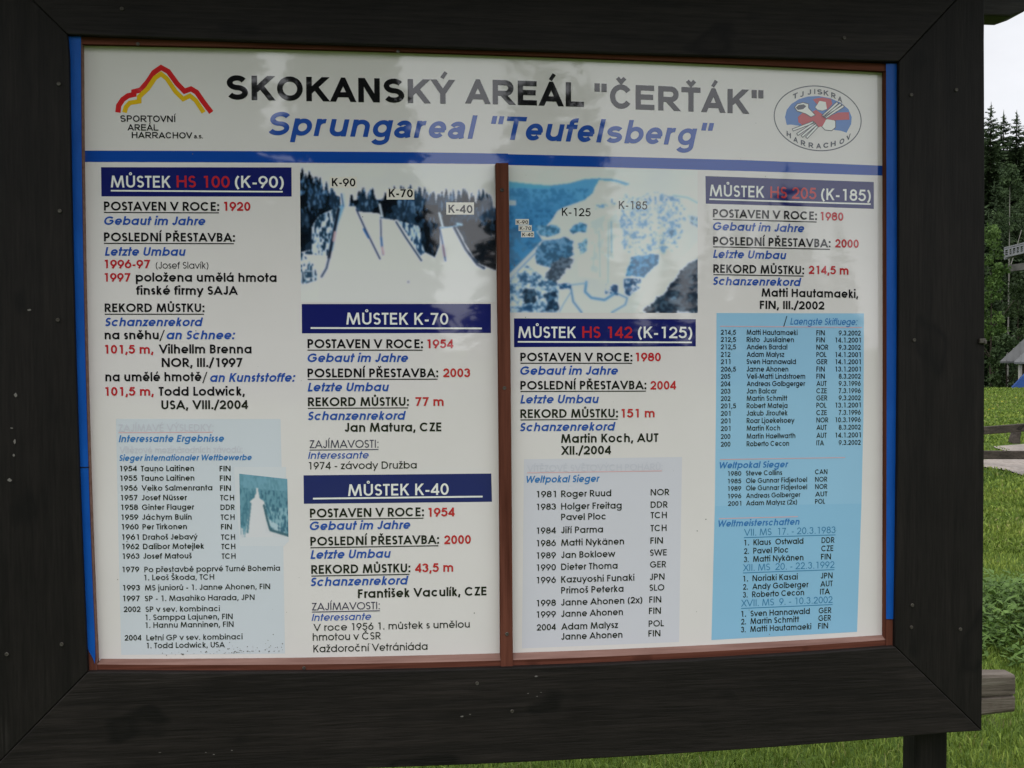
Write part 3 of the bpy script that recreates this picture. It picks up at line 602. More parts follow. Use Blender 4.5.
AREA = {
 'left_sheet': [(-0.79673, 2.17524), (-0.58271, 2.17643), (-0.35773, 2.17685), (0.01146, 2.17759), (0.01077, 1.98923), (0.00697, 1.49893), (0.00103, 0.98601), (-0.38637, 0.99454), (-0.78413, 1.00506), (-0.79038, 1.19753), (-0.79427, 1.3715), (-0.79839, 1.50609), (-0.79908, 1.6343), (-0.79998, 1.83981)],
 'right_sheet': [(0.01146, 2.17759), (0.23741, 2.17586), (0.40224, 2.17191), (0.61242, 2.16738), (0.79049, 2.16282), (0.79267, 1.90706), (0.7962, 1.49191), (0.79711, 0.99689), (0.72795, 0.99547), (0.40514, 0.99083), (0.11329, 0.98684), (0.00103, 0.98601), (0.00697, 1.49893), (0.01077, 1.98923)],
 'stripe_left': [(-0.79825, 1.98061), (-0.5852, 1.98382), (-0.35952, 1.98665), (-0.16349, 1.98854), (0.01077, 1.98903), (0.01069, 1.9681), (-0.16363, 1.96682), (-0.35972, 1.96458), (-0.58548, 1.96202), (-0.79841, 1.95908)],
 'stripe_right': [(0.01077, 1.98784), (0.23739, 1.98678), (0.5075, 1.98409), (0.79206, 1.97773), (0.79224, 1.95735), (0.50759, 1.96199), (0.23739, 1.96499), (0.01069, 1.96652)],
 'logo_red': [(-0.73658, 2.05374), (-0.73498, 2.06674), (-0.72733, 2.07843), (-0.7174, 2.08585), (-0.7066, 2.08851), (-0.70652, 2.09379), (-0.69381, 2.09746), (-0.68093, 2.11267), (-0.66892, 2.13124), (-0.65562, 2.14072), (-0.64252, 2.13385), (-0.62679, 2.11161), (-0.6128, 2.097), (-0.60043, 2.10165), (-0.59008, 2.09562), (-0.5789, 2.07895), (-0.563, 2.05752)],
 'logo_yellow': [(-0.72443, 2.05401), (-0.72146, 2.06464), (-0.71433, 2.07248), (-0.69694, 2.07576), (-0.69682, 2.08442), (-0.68111, 2.09969), (-0.66671, 2.1212), (-0.65578, 2.12869), (-0.64461, 2.11936), (-0.62937, 2.09564), (-0.61537, 2.08198), (-0.6025, 2.08856), (-0.59171, 2.07963), (-0.57728, 2.05721)],
 'em_ring': [(0.74399, 2.06866), (0.74353, 2.06177), (0.74205, 2.05499), (0.73956, 2.0484), (0.73609, 2.04207), (0.73168, 2.03608), (0.72638, 2.03048), (0.72025, 2.02534), (0.71336, 2.02071), (0.70578, 2.01666), (0.6976, 2.01321), (0.68891, 2.01041), (0.6798, 2.0083), (0.67039, 2.00688), (0.66077, 2.00618), (0.65104, 2.00621), (0.64132, 2.00695), (0.63172, 2.00841), (0.62233, 2.01056), (0.61326, 2.01338), (0.6046, 2.01684), (0.59646, 2.02091), (0.58892, 2.02552), (0.58206, 2.03064), (0.57596, 2.03621), (0.57067, 2.04216), (0.56626, 2.04844), (0.56278, 2.05497), (0.56025, 2.06168), (0.55871, 2.0685), (0.55817, 2.07536), (0.55864, 2.08218), (0.56012, 2.08889), (0.56258, 2.09541), (0.566, 2.10168), (0.57034, 2.10763), (0.57556, 2.1132), (0.5816, 2.11831), (0.5884, 2.12292), (0.59588, 2.12698), (0.60397, 2.13045), (0.61257, 2.13328), (0.62159, 2.13544), (0.63094, 2.1369), (0.64052, 2.13767), (0.65021, 2.13771), (0.65992, 2.13703), (0.66954, 2.13564), (0.67896, 2.13356), (0.68808, 2.13079), (0.69679, 2.12738), (0.70501, 2.12335), (0.71264, 2.11876), (0.7196, 2.11365), (0.7258, 2.10808), (0.73118, 2.10211), (0.73568, 2.0958), (0.73924, 2.08923), (0.74184, 2.08247), (0.74342, 2.07558)],
 'em_blue': [(0.58474, 2.05742), (0.58107, 2.0732), (0.58458, 2.0878), (0.59419, 2.0999), (0.61072, 2.11032), (0.63008, 2.11606), (0.65228, 2.11764), (0.67736, 2.11372), (0.69974, 2.10495), (0.71662, 2.09204), (0.72374, 2.07623), (0.72244, 2.06156), (0.71277, 2.04406), (0.70015, 2.04781), (0.68757, 2.04889), (0.65824, 2.05627), (0.61658, 2.05542), (0.59441, 2.05814)],
 'em_red': [(0.60816, 2.07377), (0.61919, 2.08327), (0.6386, 2.08502), (0.6469, 2.08917), (0.66087, 2.0802), (0.67204, 2.07513), (0.6943, 2.0849), (0.71722, 2.0862), (0.71845, 2.0708), (0.68324, 2.06873), (0.66928, 2.07109), (0.66102, 2.05632), (0.64991, 2.05344), (0.64428, 2.06394), (0.61934, 2.0568), (0.60961, 2.06322)],
 'em_ball': [(0.65824, 2.05627), (0.66651, 2.06971), (0.67763, 2.07392), (0.68883, 2.06752), (0.68893, 2.05423), (0.6806, 2.04742), (0.66665, 2.04847)],
 'em_hat': [(0.63983, 2.1102), (0.64953, 2.11307), (0.66065, 2.11466), (0.67877, 2.1119), (0.68162, 2.10188), (0.67055, 2.08969), (0.66766, 2.10554), (0.65374, 2.10787), (0.64962, 2.09983)],
 'em_head': [(0.64465, 2.09442), (0.64961, 2.10116), (0.65374, 2.10787), (0.66625, 2.10896), (0.67324, 2.10434), (0.67054, 2.09102), (0.66082, 2.08762), (0.64968, 2.08924)],
 'em_horn': [(0.60113, 2.09345), (0.60663, 2.10018), (0.61907, 2.10364), (0.63073, 2.10073), (0.63078, 2.09279), (0.64558, 2.07854), (0.63588, 2.07436), (0.62475, 2.08074), (0.61642, 2.08321), (0.60671, 2.08564)],
 'em_hornhole': [(0.6039, 2.09272), (0.60941, 2.09813), (0.62047, 2.09997), (0.62604, 2.09586), (0.61915, 2.08989), (0.60808, 2.08832)],
 'em_ski0': [(0.64061, 2.0661), (0.59635, 2.0493), (0.59813, 2.04488), (0.6424, 2.06166)],
 'em_ski1': [(0.64289, 2.06457), (0.60558, 2.03997), (0.60837, 2.03606), (0.64569, 2.06066)],
 'em_ski2': [(0.64544, 2.06179), (0.61506, 2.036), (0.61834, 2.03246), (0.64873, 2.05824)],
 'em_ski3': [(0.64806, 2.0577), (0.6246, 2.03337), (0.62825, 2.03016), (0.65172, 2.05449)],
 'em_ski4': [(0.6626, 2.07449), (0.69447, 2.10306), (0.69106, 2.10651), (0.65919, 2.07795)],
 'em_ski5': [(0.66523, 2.07309), (0.70131, 2.10043), (0.69822, 2.10415), (0.66215, 2.07681)],
 'em_ski6': [(0.66785, 2.07171), (0.70676, 2.09645), (0.70401, 2.10041), (0.66511, 2.07567)],
 'banner_k90': [(-0.76924, 1.94972), (-0.41249, 1.95503), (-0.41268, 1.8986), (-0.76938, 1.8944)],
 'panel_k90': [(-0.74903, 1.46948), (-0.43863, 1.4657), (-0.43611, 1.24749), (-0.43481, 1.00288), (-0.74614, 1.01167), (-0.74797, 1.23524)],
 'pale_patch': [(-0.52858, 1.373), (-0.42904, 1.37139), (-0.42931, 1.34584), (-0.42477, 1.22551), (-0.43452, 1.21587), (-0.51897, 1.21795), (-0.52554, 1.30837)],
 'print_small': [(-0.51864, 1.35973), (-0.42678, 1.34796), (-0.42565, 1.23362), (-0.51743, 1.23501)],
 'print_k90': [(-0.39617, 1.96186), (-0.01368, 1.96533), (-0.01377, 1.6947), (-0.39692, 1.69408)],
 'lab_K-90': [(-0.33939, 1.93797), (-0.28685, 1.93875), (-0.28703, 1.91715), (-0.33959, 1.91643)],
 'lab_K-70': [(-0.22931, 1.91619), (-0.17513, 1.91693), (-0.17527, 1.89577), (-0.22946, 1.89509)],
 'lab_K-40': [(-0.1123, 1.89105), (-0.0574, 1.89172), (-0.05752, 1.86764), (-0.11243, 1.86704)],
 'banner_k70': [(-0.39561, 1.69018), (-0.02459, 1.6911), (-0.02463, 1.63298), (-0.3958, 1.63283)],
 'banner_k40': [(-0.39546, 1.35451), (-0.0252, 1.35183), (-0.02403, 1.29487), (-0.39544, 1.29831)],
 'print_air': [(0.01268, 1.96359), (0.39754, 1.96169), (0.39886, 1.67298), (0.01264, 1.67361)],
 'lab2_K-90': [(0.02533, 1.85982), (0.05226, 1.8601), (0.05222, 1.84858), (0.0253, 1.84832)],
 'lab2_K-70': [(0.03152, 1.84758), (0.05806, 1.84784), (0.05803, 1.83631), (0.03148, 1.83607)],
 'lab2_K-40': [(0.0365, 1.83512), (0.06266, 1.83536), (0.06262, 1.82382), (0.03646, 1.8236)],
 'banner_k125': [(0.02164, 1.66205), (0.3947, 1.66036), (0.39483, 1.60495), (0.02144, 1.60452)],
 'panel_k125': [(0.0409, 1.37954), (0.36639, 1.37908), (0.36078, 0.9978), (0.03562, 0.99617)],
 'banner_k185': [(0.41405, 1.95084), (0.59238, 1.94741), (0.77239, 1.94388), (0.77284, 1.88847), (0.59268, 1.89232), (0.41503, 1.89487)],
 'panel_k185a': [(0.43809, 1.673), (0.7533, 1.67231), (0.75374, 1.45057), (0.75074, 1.2759), (0.43568, 1.27707), (0.43757, 1.4951)],
 'panel_k185b': [(0.43568, 1.27707), (0.75074, 1.2759), (0.7432, 1.00594), (0.42928, 0.99955)],
}
FRAME = {
 'top_lo': [(-0.8203, 2.1923), (-0.5773, 2.1856), (-0.3537, 2.1855), (-0.0075, 2.1868), (0.3932, 2.1864), (0.8099, 2.1829)],
 'bot_hi': [(-0.8002, 0.9893), (-0.3842, 0.9747), (-0.0022, 0.9667), (0.3962, 0.968), (0.8121, 0.9809)],
 'bot_lo': [(-0.985, 0.8057), (-0.5954, 0.7806), (-0.223, 0.7777), (0.3967, 0.7819), (0.8313, 0.792), (1.0047, 0.7954)],
 'left_in': [(-0.8167, 2.1905), (-0.8158, 2.0315), (-0.8144, 1.7894), (-0.812, 1.3847), (-0.8062, 1.1276), (-0.8002, 0.9893)],
 'right_in': [(0.8099, 2.1849), (0.8125, 1.9031), (0.8151, 1.4932), (0.8137, 1.1615), (0.8121, 0.9809)],
 'right_out': [(0.9924, 2.2855), (0.9974, 2.049), (1.0005, 1.6991), (1.0032, 1.3872), (1.0058, 1.0722), (1.0047, 0.7954)],
 'tape_l_out': [(-0.8209, 2.189), (-0.8199, 2.0344), (-0.8185, 1.7907), (-0.8161, 1.3832), (-0.8102, 1.1243), (-0.8042, 0.9852)],
 'tape_l_in': [(-0.7965, 2.1897), (-0.7972, 2.0349), (-0.7985, 1.7909), (-0.7959, 1.3829), (-0.7909, 1.1238), (-0.7867, 0.9845)],
 'tape_r_in': [(0.7879, 2.182), (0.7914, 1.9048), (0.7949, 1.4927), (0.7991, 1.0142), (0.7972, 0.9743)],
 'tape_r_out': [(0.8105, 2.1826), (0.8141, 1.9051), (0.8178, 1.4925), (0.8199, 1.0135), (0.8191, 0.9735)],
 'top_a': [(-0.7956, 2.1916), (-0.5797, 2.1901), (-0.3546, 2.1914), (-0.006, 2.1928), (0.3974, 2.1914), (0.789, 2.181)],
 'top_b': [(-0.7958, 2.1776), (-0.5799, 2.1777), (-0.3547, 2.179), (-0.0061, 2.1795), (0.3975, 2.1755), (0.7891, 2.1668)],
 'bot_a': [(-0.7874, 0.9991), (-0.3852, 0.9849), (-0.0108, 0.9769), (0.4004, 0.9813), (0.7993, 0.9911)],
 'bot_b': [(-0.7913, 0.9837), (-0.3854, 0.9701), (-0.0008, 0.9614), (0.4004, 0.9637), (0.8082, 0.975)],
 'mid_l': [(-0.0152, 1.9665), (-0.0111, 1.5), (-0.0096, 0.966)],
 'mid_r': [(0.0095, 1.9669), (0.0128, 1.4998), (0.0149, 0.9661)],
 'screws_frame': [(-0.8344, 2.0977), (-0.8366, 1.862), (-0.8437, 1.6583), (-0.8468, 1.0447), (-0.9466, 1.0292), (-0.7188, 2.2398), (0.6926, 2.2278), (0.9333, 2.1293), (0.8363, 2.1168), (0.8475, 1.6166), (0.8484, 1.0666), (0.8467, 1.0205), (0.0115, 0.8797), (-0.0582, 0.9388), (0.9544, 1.0127)],
 'screws_mid': [(-0.0036, 1.9139), (-0.0001, 1.5237), (0.0031, 1.032)],
 'screws_strip': [(-0.694, 2.1796), (-0.2053, 2.1794), (-0.3969, 0.9775), (-0.7773, 2.2033)],
 'specks': [(-0.9272, 1.4053), (-0.9352, 1.3584), (-0.9215, 1.518), (0.0599, 0.9482), (0.0699, 0.9156), (0.0618, 0.9078), (0.0437, 0.9146), (-0.6696, 0.8291), (-0.8936, 1.677), (-0.5835, 0.825), (-0.5345, 0.8266), (-0.5685, 0.8204), (-0.0724, 0.8772), (-0.0883, 0.8739), (-0.9298, 1.4561), (-0.9249, 1.4298)],
 'clip': [(0.9938, 1.6142)],
 'bot_sheet': [(-0.7841, 1.0051), (-0.3864, 0.9945), (0.001, 0.986), (0.4051, 0.9908), (0.7279, 0.9955), (0.8026, 0.9971)],
 'post': [(0.8891, 0.0), (-1.0945, 0.0)],
 'purlin': [(1.0273, 2.295), (1.1187, 2.2979)],
 'tape_ends': [(-0.7998, 1.0314), (0.8078, 1.0139), (-0.8154, 1.3794)],
 'sheet_box': [(-0.8027, 2.1835), (0.7986, 0.9789)],
}


# ------------------------------------------------------------------ materials
M = {}
M['plank_h'] = stained_wood('dark_stained_wood_level', 'x', (0.0082, 0.0067, 0.0063), (0.0180, 0.0147, 0.0137), 1.0, .18)
M['plank_v'] = stained_wood('dark_stained_wood_upright', 'z', (0.0066, 0.0054, 0.0050), (0.0116, 0.0096, 0.0088), 0.5, .18)
M['beam'] = stained_wood('dark_stained_beam', 'x', (0.010, 0.009, 0.008), (0.040, 0.035, 0.031))
def strip_mat(name, along):
    m = mat(name, (0.10, 0.03, 0.02), 0.8, 0.0)
    st = tuple(2.0 if a == along else 60.0 for a in 'xyz')
    f = noise(m, 2.0, 5, 0.6, stretch=st, dist=0.3)
    c = ramp(m, f, [(0.3, (0.070, 0.024, 0.016)), (0.7, (0.155, 0.056, 0.038))])
    c = mixc(m, ramp(m, noise(m, 9.0, 3), [(0.66, (0, 0, 0)), (0.75, (0.5, 0.5, 0.5))]), c, (0.035, 0.014, 0.01))
    setc(m, c); bump(m, f, 0.2, 0.001)
    return m
M['strip_h'] = strip_mat('red_brown_strip_level', 'x')
m = strip_mat('lit_strip_face', 'x'); f = noise(m, 2.0, 5, .6, stretch=(3, 30, 60)); setc(m, ramp(m, f, [(.3, (.17, .095, .08)), (.7, (.27, .165, .14))])); M['strip_lit'] = m  # paler strip colour: sky light on a facet painted into the tone
M['strip_v'] = strip_mat('red_brown_strip_upright', 'z')
m = mat('blue_tape', (0.012, 0.09, 0.42), 0.4, 0.2)
f = noise(m, 14.0, 5, 0.65, stretch=(2.5, 2.5, 0.6))
setc(m, ramp(m, f, [(0.3, (0.003, 0.066, 0.34)), (0.72, (0.006, 0.098, 0.46))]))
bump(m, noise(m, 30.0, 4, 0.6, stretch=(1.5, 1.5, 0.35)), 0.35, 0.003)
M['tape'] = m
m = mat('screw_metal', (0.35, 0.33, 0.30), 0.5, 0.5, Metallic=0.4)
setc(m, ramp(m, noise(m, 120, 3), [(0.35, (0.10, 0.092, 0.08)), (0.7, (0.035, 0.026, 0.02))]))
M['metal'] = m
M['speck'] = mat('pale_scuff', (0.16, 0.15, 0.14), 0.8, 0.2)

GLOSS = 0.025      # the print is laminated: every ink has the same clear film
def print_mat(name, c, mottle=0.0):
    m = mat(name, c, GLOSS, 0.92)
    if mottle:
        f = noise(m, 3.0, 6, 0.6)
        c2 = mixc(m, 1.0, c, ramp(m, f, [(0.25, (1-mottle, 1-mottle, 1-mottle*1.2)), (0.75, (1+mottle, 1+mottle, 1+mottle))]), 'MULTIPLY')
        sp = noise(m, 95.0, 3, 0.5)
        sp2 = noise(m, 9.0, 3, 0.5)
        k = mixc(m, 1.0, ramp(m, sp, [(0.735, (0, 0, 0)), (0.775, (0.6, 0.6, 0.6))]), ramp(m, sp2, [(0.5, (0, 0, 0)), (0.64, (1, 1, 1))]), 'MULTIPLY')
        c2 = mixc(m, k, c2, tuple(v*0.45 for v in c))
        setc(m, c2)
    # slightly wavy film: mirrored trees wander a little
    n, l, b = nodes(m)
    t = n.new('ShaderNodeTexCoord'); x = n.new('ShaderNodeTexNoise'); x.inputs['Scale'].default_value = 3.0; x.inputs['Detail'].default_value = 2
    l.new(t.outputs['Object'], x.inputs['Vector'])
    bp = n.new('ShaderNodeBump'); bp.inputs['Strength'].default_value = 0.5; bp.inputs['Distance'].default_value = 0.003
    l.new(x.outputs['Fac'], bp.inputs['Height']); l.new(bp.outputs['Normal'], b.inputs['Normal'])
    return m
M['sheet'] = print_mat('white_laminated_sheet', (0.775, 0.735, 0.748), 0.04)
INK = {'k': ink(19, 19, 21), 'B': ink(32, 66, 134), 'L': ink(44, 98, 148), 'r': ink(150, 34, 40), 'w': ink(190, 190, 192),
       'f': ink(161, 165, 170), 'p': ink(178, 138, 138), 'v': ink(46, 42, 62), 'g': ink(52, 56, 64), 'T': ink(42, 100, 136)}
for k, c in INK.items(): M['ink_'+k] = print_mat('ink_'+{'k': 'black', 'B': 'blue', 'L': 'light_blue', 'r': 'red', 'w': 'white', 'f': 'faded_grey', 'p': 'faded_pink', 'v': 'plum', 'g': 'slate', 'T': 'teal'}[k], c)
M['stripe'] = print_mat('ink_stripe_blue', ink(16, 58, 130), 0.03)
M['navy'] = print_mat('ink_navy', ink(21, 26, 80), 0.03)
M['pale1'] = print_mat('ink_pale_blue', ink(166, 174, 177), 0.03)
M['pale2'] = print_mat('ink_palest_blue', ink(168, 171, 175), 0.02)
M['sky1'] = print_mat('ink_sky_blue', ink(119, 159, 180), 0.03)
M['sky2'] = print_mat('ink_sky_blue_fresh', ink(112, 155, 178), 0.03)
M['patch'] = print_mat('ink_bleached', ink(171, 177, 178), 0.02)
M['label'] = print_mat('ink_label_cream', ink(184, 183, 172))
M['logo_red'] = print_mat('ink_logo_red', ink(165, 33, 35))
M['logo_yellow'] = print_mat('ink_logo_yellow', ink(182, 150, 26))
M['em_blue'] = print_mat('ink_emblem_blue', ink(56, 98, 152))
M['em_red'] = print_mat('ink_emblem_red', ink(152, 54, 58))

# ------------------------------------------------------------------ stroke lettering
def arc(cx, cy, rx, ry, a0=0, a1=360):
    n = max(3, int(abs(a1-a0)/14))
    return [(cx+rx*math.cos(math.radians(a0+(a1-a0)*i/n)), cy+ry*math.sin(math.radians(a0+(a1-a0)*i/n))) for i in range(n+1)]

CGW = dict(A=1.0,B=.80,C=1.10,D=1.0,E=.74,F=.68,G=1.17,H=.95,I=.32,J=.64,K=.84,L=.63,M=1.24,N=1.02,O=1.18,P=.80,Q=1.18,R=.84,S=.70,T=.60,U=.90,V=.96,W=1.34,X=.86,Y=.84,Z=.70,
           a=.93,b=.93,c=.86,d=.93,e=.88,f=.43,g=.93,h=.83,i=.29,j=.30,k=.70,l=.29,m=1.26,n=.83,o=.90,p=.93,q=.93,r=.45,s=.55,t=.45,u=.83,v=.76,w=1.12,x=.70,y=.76,z=.60)
ARW = dict(A=1.01,B=1.0,C=1.01,D=1.01,E=.93,F=.85,G=1.09,H=1.01,I=.39,J=.78,K=1.01,L=.85,M=1.16,N=1.01,O=1.09,P=.93,Q=1.09,R=1.01,S=.93,T=.85,U=1.01,V=.93,W=1.32,X=.93,Y=.93,Z=.85,
           a=.777,b=.853,c=.777,d=.853,e=.777,f=.465,g=.853,h=.853,i=.39,j=.39,k=.777,l=.39,m=1.24,n=.853,o=.853,p=.853,q=.853,r=.56,s=.777,t=.465,u=.853,v=.777,w=1.09,x=.777,y=.777,z=.70)
DIA = {'Á':('A','acute'),'á':('a','acute'),'Č':('C','caron'),'č':('c','caron'),'é':('e','acute'),'ě':('e','caron'),'Í':('I','acute'),'í':('i','acute'),'ň':('n','caron'),
       'ř':('r','caron'),'Ř':('R','caron'),'š':('s','caron'),'Š':('S','caron'),'Ť':('T','caron'),'ů':('u','ring'),'Ů':('U','ring'),'ý':('y','acute'),'Ý':('Y','acute'),
       'ž':('z','caron'),'É':('E','acute'),'Ě':('E','caron'),'ä':('a','uml'),'ü':('u','uml'),'ú':('u','acute'),'ó':('o','acute')}
_cache = {}
def glyph(ch, st, w):
    key = (ch, st, w)
    if key in _cache: return _cache[key]
    h = w/2; T = 1-h; B = h
    X = .76 if st == 'C' else .735
    XT = X-h
    if ch in DIA:
        base, kind = DIA[ch]
        bb = base
        if base == 'i': bb = '\u0131'
        adv, S = glyph(bb, st, w)
        S = list(S)
        up = base.isupper()
        cx = adv/2 + (0 if base != 'T' else 0)
        y0 = 1.06 if up else X+.07
        hh = .20
        dw = w*.82
        if kind == 'acute': S.append(([(cx-.035, y0), (cx+.125, y0+hh+.05)], 0, 0, dw*.85))
        if kind == 'caron': S.append(([(cx-.15, y0+hh), (cx, y0+.03), (cx+.15, y0+hh)], 0, 0, dw*.9))
        if kind == 'ring': S.append((arc(cx, y0+.10, .085, .085)[:-1], 1, 0, dw*.62))
        if kind == 'uml':
            for s_ in (-.13, .13): S.append(([(cx+s_, y0), (cx+s_, y0+w*.85)], 0, 0, w*.85))
        _cache[key] = (adv, S)
        return _cache[key]
    W = CGW if st == 'C' else ARW
    adv = W.get(ch, .77)
    if ch == '\u0131': adv = W['i']
    sb = .085
    l = sb+h; r = adv-sb-h; c = adv/2
    S = []
    def P(*pts): S.append((list(pts), 0, 0, w))
    def Dg(*pts): S.append((list(pts), 0, 1, w))        # ends clipped flat at baseline and cap line
    def C(pts): S.append((pts, 1, 0, w))
    ob = .05+h                                          # side bearing of round letters
    if ch == 'A': Dg((h+.0, 0), (c, 1-w*.42), (adv-h, 0)); P((adv*.24, .29), (adv*.76, .29))
    elif ch == 'B':
        P((l, 0), (l, 1)); m_ = .53; rr = (T-m_)/2; r2 = (m_-B)/2
        P((l, T), (r-rr-.03, T), *arc(r-rr-.03, (T+m_)/2, rr, rr, 80, -80), (r-rr-.03, m_), (l, m_))
        P((r-rr-.03, m_), *arc(r-r2, (m_+B)/2, r2, r2, 80, -80), (r-r2, B), (l, B))
    elif ch in 'CG':
        rx = adv/2-ob; a = 42 if st == 'C' else 33
        if ch == 'C': P(*arc(c, .5, rx, .5-h, a, 360-a))
        else:
            P(*arc(c, .5, rx, .5-h, a, 318 if st == 'A' else 357))
            if st == 'A': P((c+rx-.02, .16), (c+rx-.02, .5-h*.2), (c+.04, .5-h*.2))
            else: P((c+rx, .5-.0), (c+.04, .5))
    elif ch == 'D':
        P((l, 0), (l, 1)); k_ = r-.40
        P((l, T), (k_, T), *arc(k_, .5, r-k_, .5-h, 80, -80), (k_, B), (l, B))
    elif ch in 'EF':
        P((l, 0), (l, 1)); P((l, T), (r+h, T)); P((l, .52), (r+h-.04, .52))
        if ch == 'E': P((l, B), (r+h+.01, B))
    elif ch == 'H': P((l, 0), (l, 1)); P((r, 0), (r, 1)); P((l, .53), (r, .53))
    elif ch in 'I': P((c, 0), (c, 1))
    elif ch == 'J': rx = (r-.05-h)/2; P((r, 1), (r, .32), *arc(r-rx, .32, rx, .32-h, -8, -165))
    elif ch == 'K': P((l, 0), (l, 1)); Dg((l, .36), (r+h*.2, 1)); Dg((l+(r-l)*.34, .62), (r+h*.5, 0))
    elif ch == 'L': P((l, 0), (l, 1)); P((l, B), (adv-.02, B))
    elif ch == 'M':
        if st == 'A': P((l, 0), (l, 1)); P((r, 0), (r, 1)); Dg((l, 1), (c, w*.2), (r, 1))
        else: Dg((l-.02, 0), (l+.10, 1)); Dg((r+.02, 0), (r-.10, 1)); Dg((l+.11, 1), (c, w*.3), (r-.11, 1))
    elif ch == 'N': P((l, 0), (l, 1)); P((r, 0), (r, 1)); Dg((l+h*.2, 1), (r-h*.2, 0))
    elif ch in 'OQ':
        C(arc(c, .5, adv/2-ob, .5-h)[:-1])
        if ch == 'Q': P((c+.1, .3), (adv-.05, 0))
    elif ch in 'PR':
        m_ = .46; rr = (T-m_)/2
        P((l, 0), (l, 1)); P((l, T), (r-rr, T), *arc(r-rr, (T+m_)/2, rr, rr, 80, -80), (r-rr, m_), (l, m_))
        if ch == 'R': Dg((l+(r-l)*.42, m_), (r+h*.6, 0))
    elif ch == 'S' or ch == 's':
        H = 1 if ch == 'S' else X; T_ = H-h; q = (T_-B)/4; rx = adv/2-.055-h
        up = arc(c, T_-q, rx*.94, q, 28, 262); dn = arc(c, B+q, rx, q, 82, -152)
        P(*up, *dn)
    elif ch == 'T': P((0.03, T), (adv-.03, T)); P((c, 0), (c, T))
    elif ch == 'U': rr = (r-l)/2; P((l, 1), (l, B+rr*.95), *arc(c, B+rr*.95, rr, rr*.95, 190, 350), (r, B+rr*.95), (r, 1))
    elif ch == 'V': Dg((h*.9, 1), (c, w*.42), (adv-h*.9, 1))
    elif ch == 'W': Dg((h*.9, 1), (adv*.28, w*.42), (c, 1-w*.45), (adv*.72, w*.42), (adv-h*.9, 1))
    elif ch == 'X': Dg((h, 0), (adv-h, 1)); Dg((h, 1), (adv-h, 0))
    elif ch == 'Y': P((c, 0), (c, .46)); Dg((h*.9, 1), (c, .44), (adv-h*.9, 1))
    elif ch == 'Z': P((.06, T), (adv-.05, T)); P((.05, B), (adv-.04, B)); Dg((.05+h*1.2, B*.8), (adv-.06-h*1.2, T+B*.2))
    # ---- lower case
    elif ch in 'abdpqg' and not (ch == 'a' and st == 'A'):
        rx = (r-ob)/2 if ch in 'adqg' else (adv-ob-l)/2
        cx = ob+rx if ch in 'adqg' else l+rx
        C(arc(cx, X/2, rx, X/2-h)[:-1])
        sx = r if ch in 'adqg' else l
        y0, y1 = {'a': (0, X), 'b': (0, 1.02), 'd': (0, 1.02), 'p': (-.28, X), 'q': (-.28, X), 'g': (0, X)}[ch]
        if ch == 'g': P((r, X), (r, -.06), *arc(cx, -.07, rx, .21-h*.4, -8, -158))
        else: P((sx, y0), (sx, y1))
    elif ch == 'a':
        P(*arc(c-.01, XT-.17, r-c+.0, .17, 165, 20), (r, XT-.2), (r, .12), (r+.03, 0))
        C(arc(c-.04, .5*(B+.36), c-.04-ob, (.36-B)/2+.02)[:-1])
        P((c, .41), (r, .45))
    elif ch == 'c': P(*arc(c+.02, X/2, adv/2-ob, X/2-h, 42, 318))
    elif ch == 'e':
        rx = adv/2-ob
        P(*arc(c, X/2, rx, X/2-h, -4, 318)); P((c-rx, X/2-.02), (c+rx+h*.6, X/2-.02))
    elif ch == 'f':
        s_ = adv*.42; P((s_, 0), (s_, .80), *arc(s_+.20, .82, .20, 1.02-h-.82, 175, 80)); P((.01, XT), (adv-.02, XT))
    elif ch in 'hnm':
        P((l, 0), (l, X if ch != 'h' else 1.02))
        if ch == 'm':
            m_ = (l+r)/2
            for a, b in ((l, m_), (m_, r)):
                q = (b-a)/2; P((a, X-.36), *arc(a+q, XT-q*.95, q, q*.95, 165, 15), (b, XT-q), (b, 0))
        else:
            q = (r-l)/2; P((l, X-.4), *arc(l+q, XT-q*.92, q, q*.92, 165, 15), (r, XT-q), (r, 0))
    elif ch in 'ij\u0131':
        if ch == 'j': P((c, -.22), (c, X)); P((c-.12, -.23), (c+h, -.23))
        else: P((c, 0), (c, X))
        if ch in 'ij': S.append(([(c, X+.12), (c, X+.12+w*1.05)], 0, 0, w*1.1))
    elif ch == 'k': P((l, 0), (l, 1.02)); P((l, .28), (r, X)); P((l+(r-l)*.30, .45), (r+h*.5, 0))
    elif ch == 'l': P((c, 0), (c, 1.02))
    elif ch == 'o': C(arc(c, X/2, adv/2-ob, X/2-h)[:-1])
    elif ch == 'r': P((l, 0), (l, X)); P((l, X-.36), *arc(l+.22, XT-.21, .22, .21, 170, 78))
    elif ch == 't':
        s_ = adv*.46
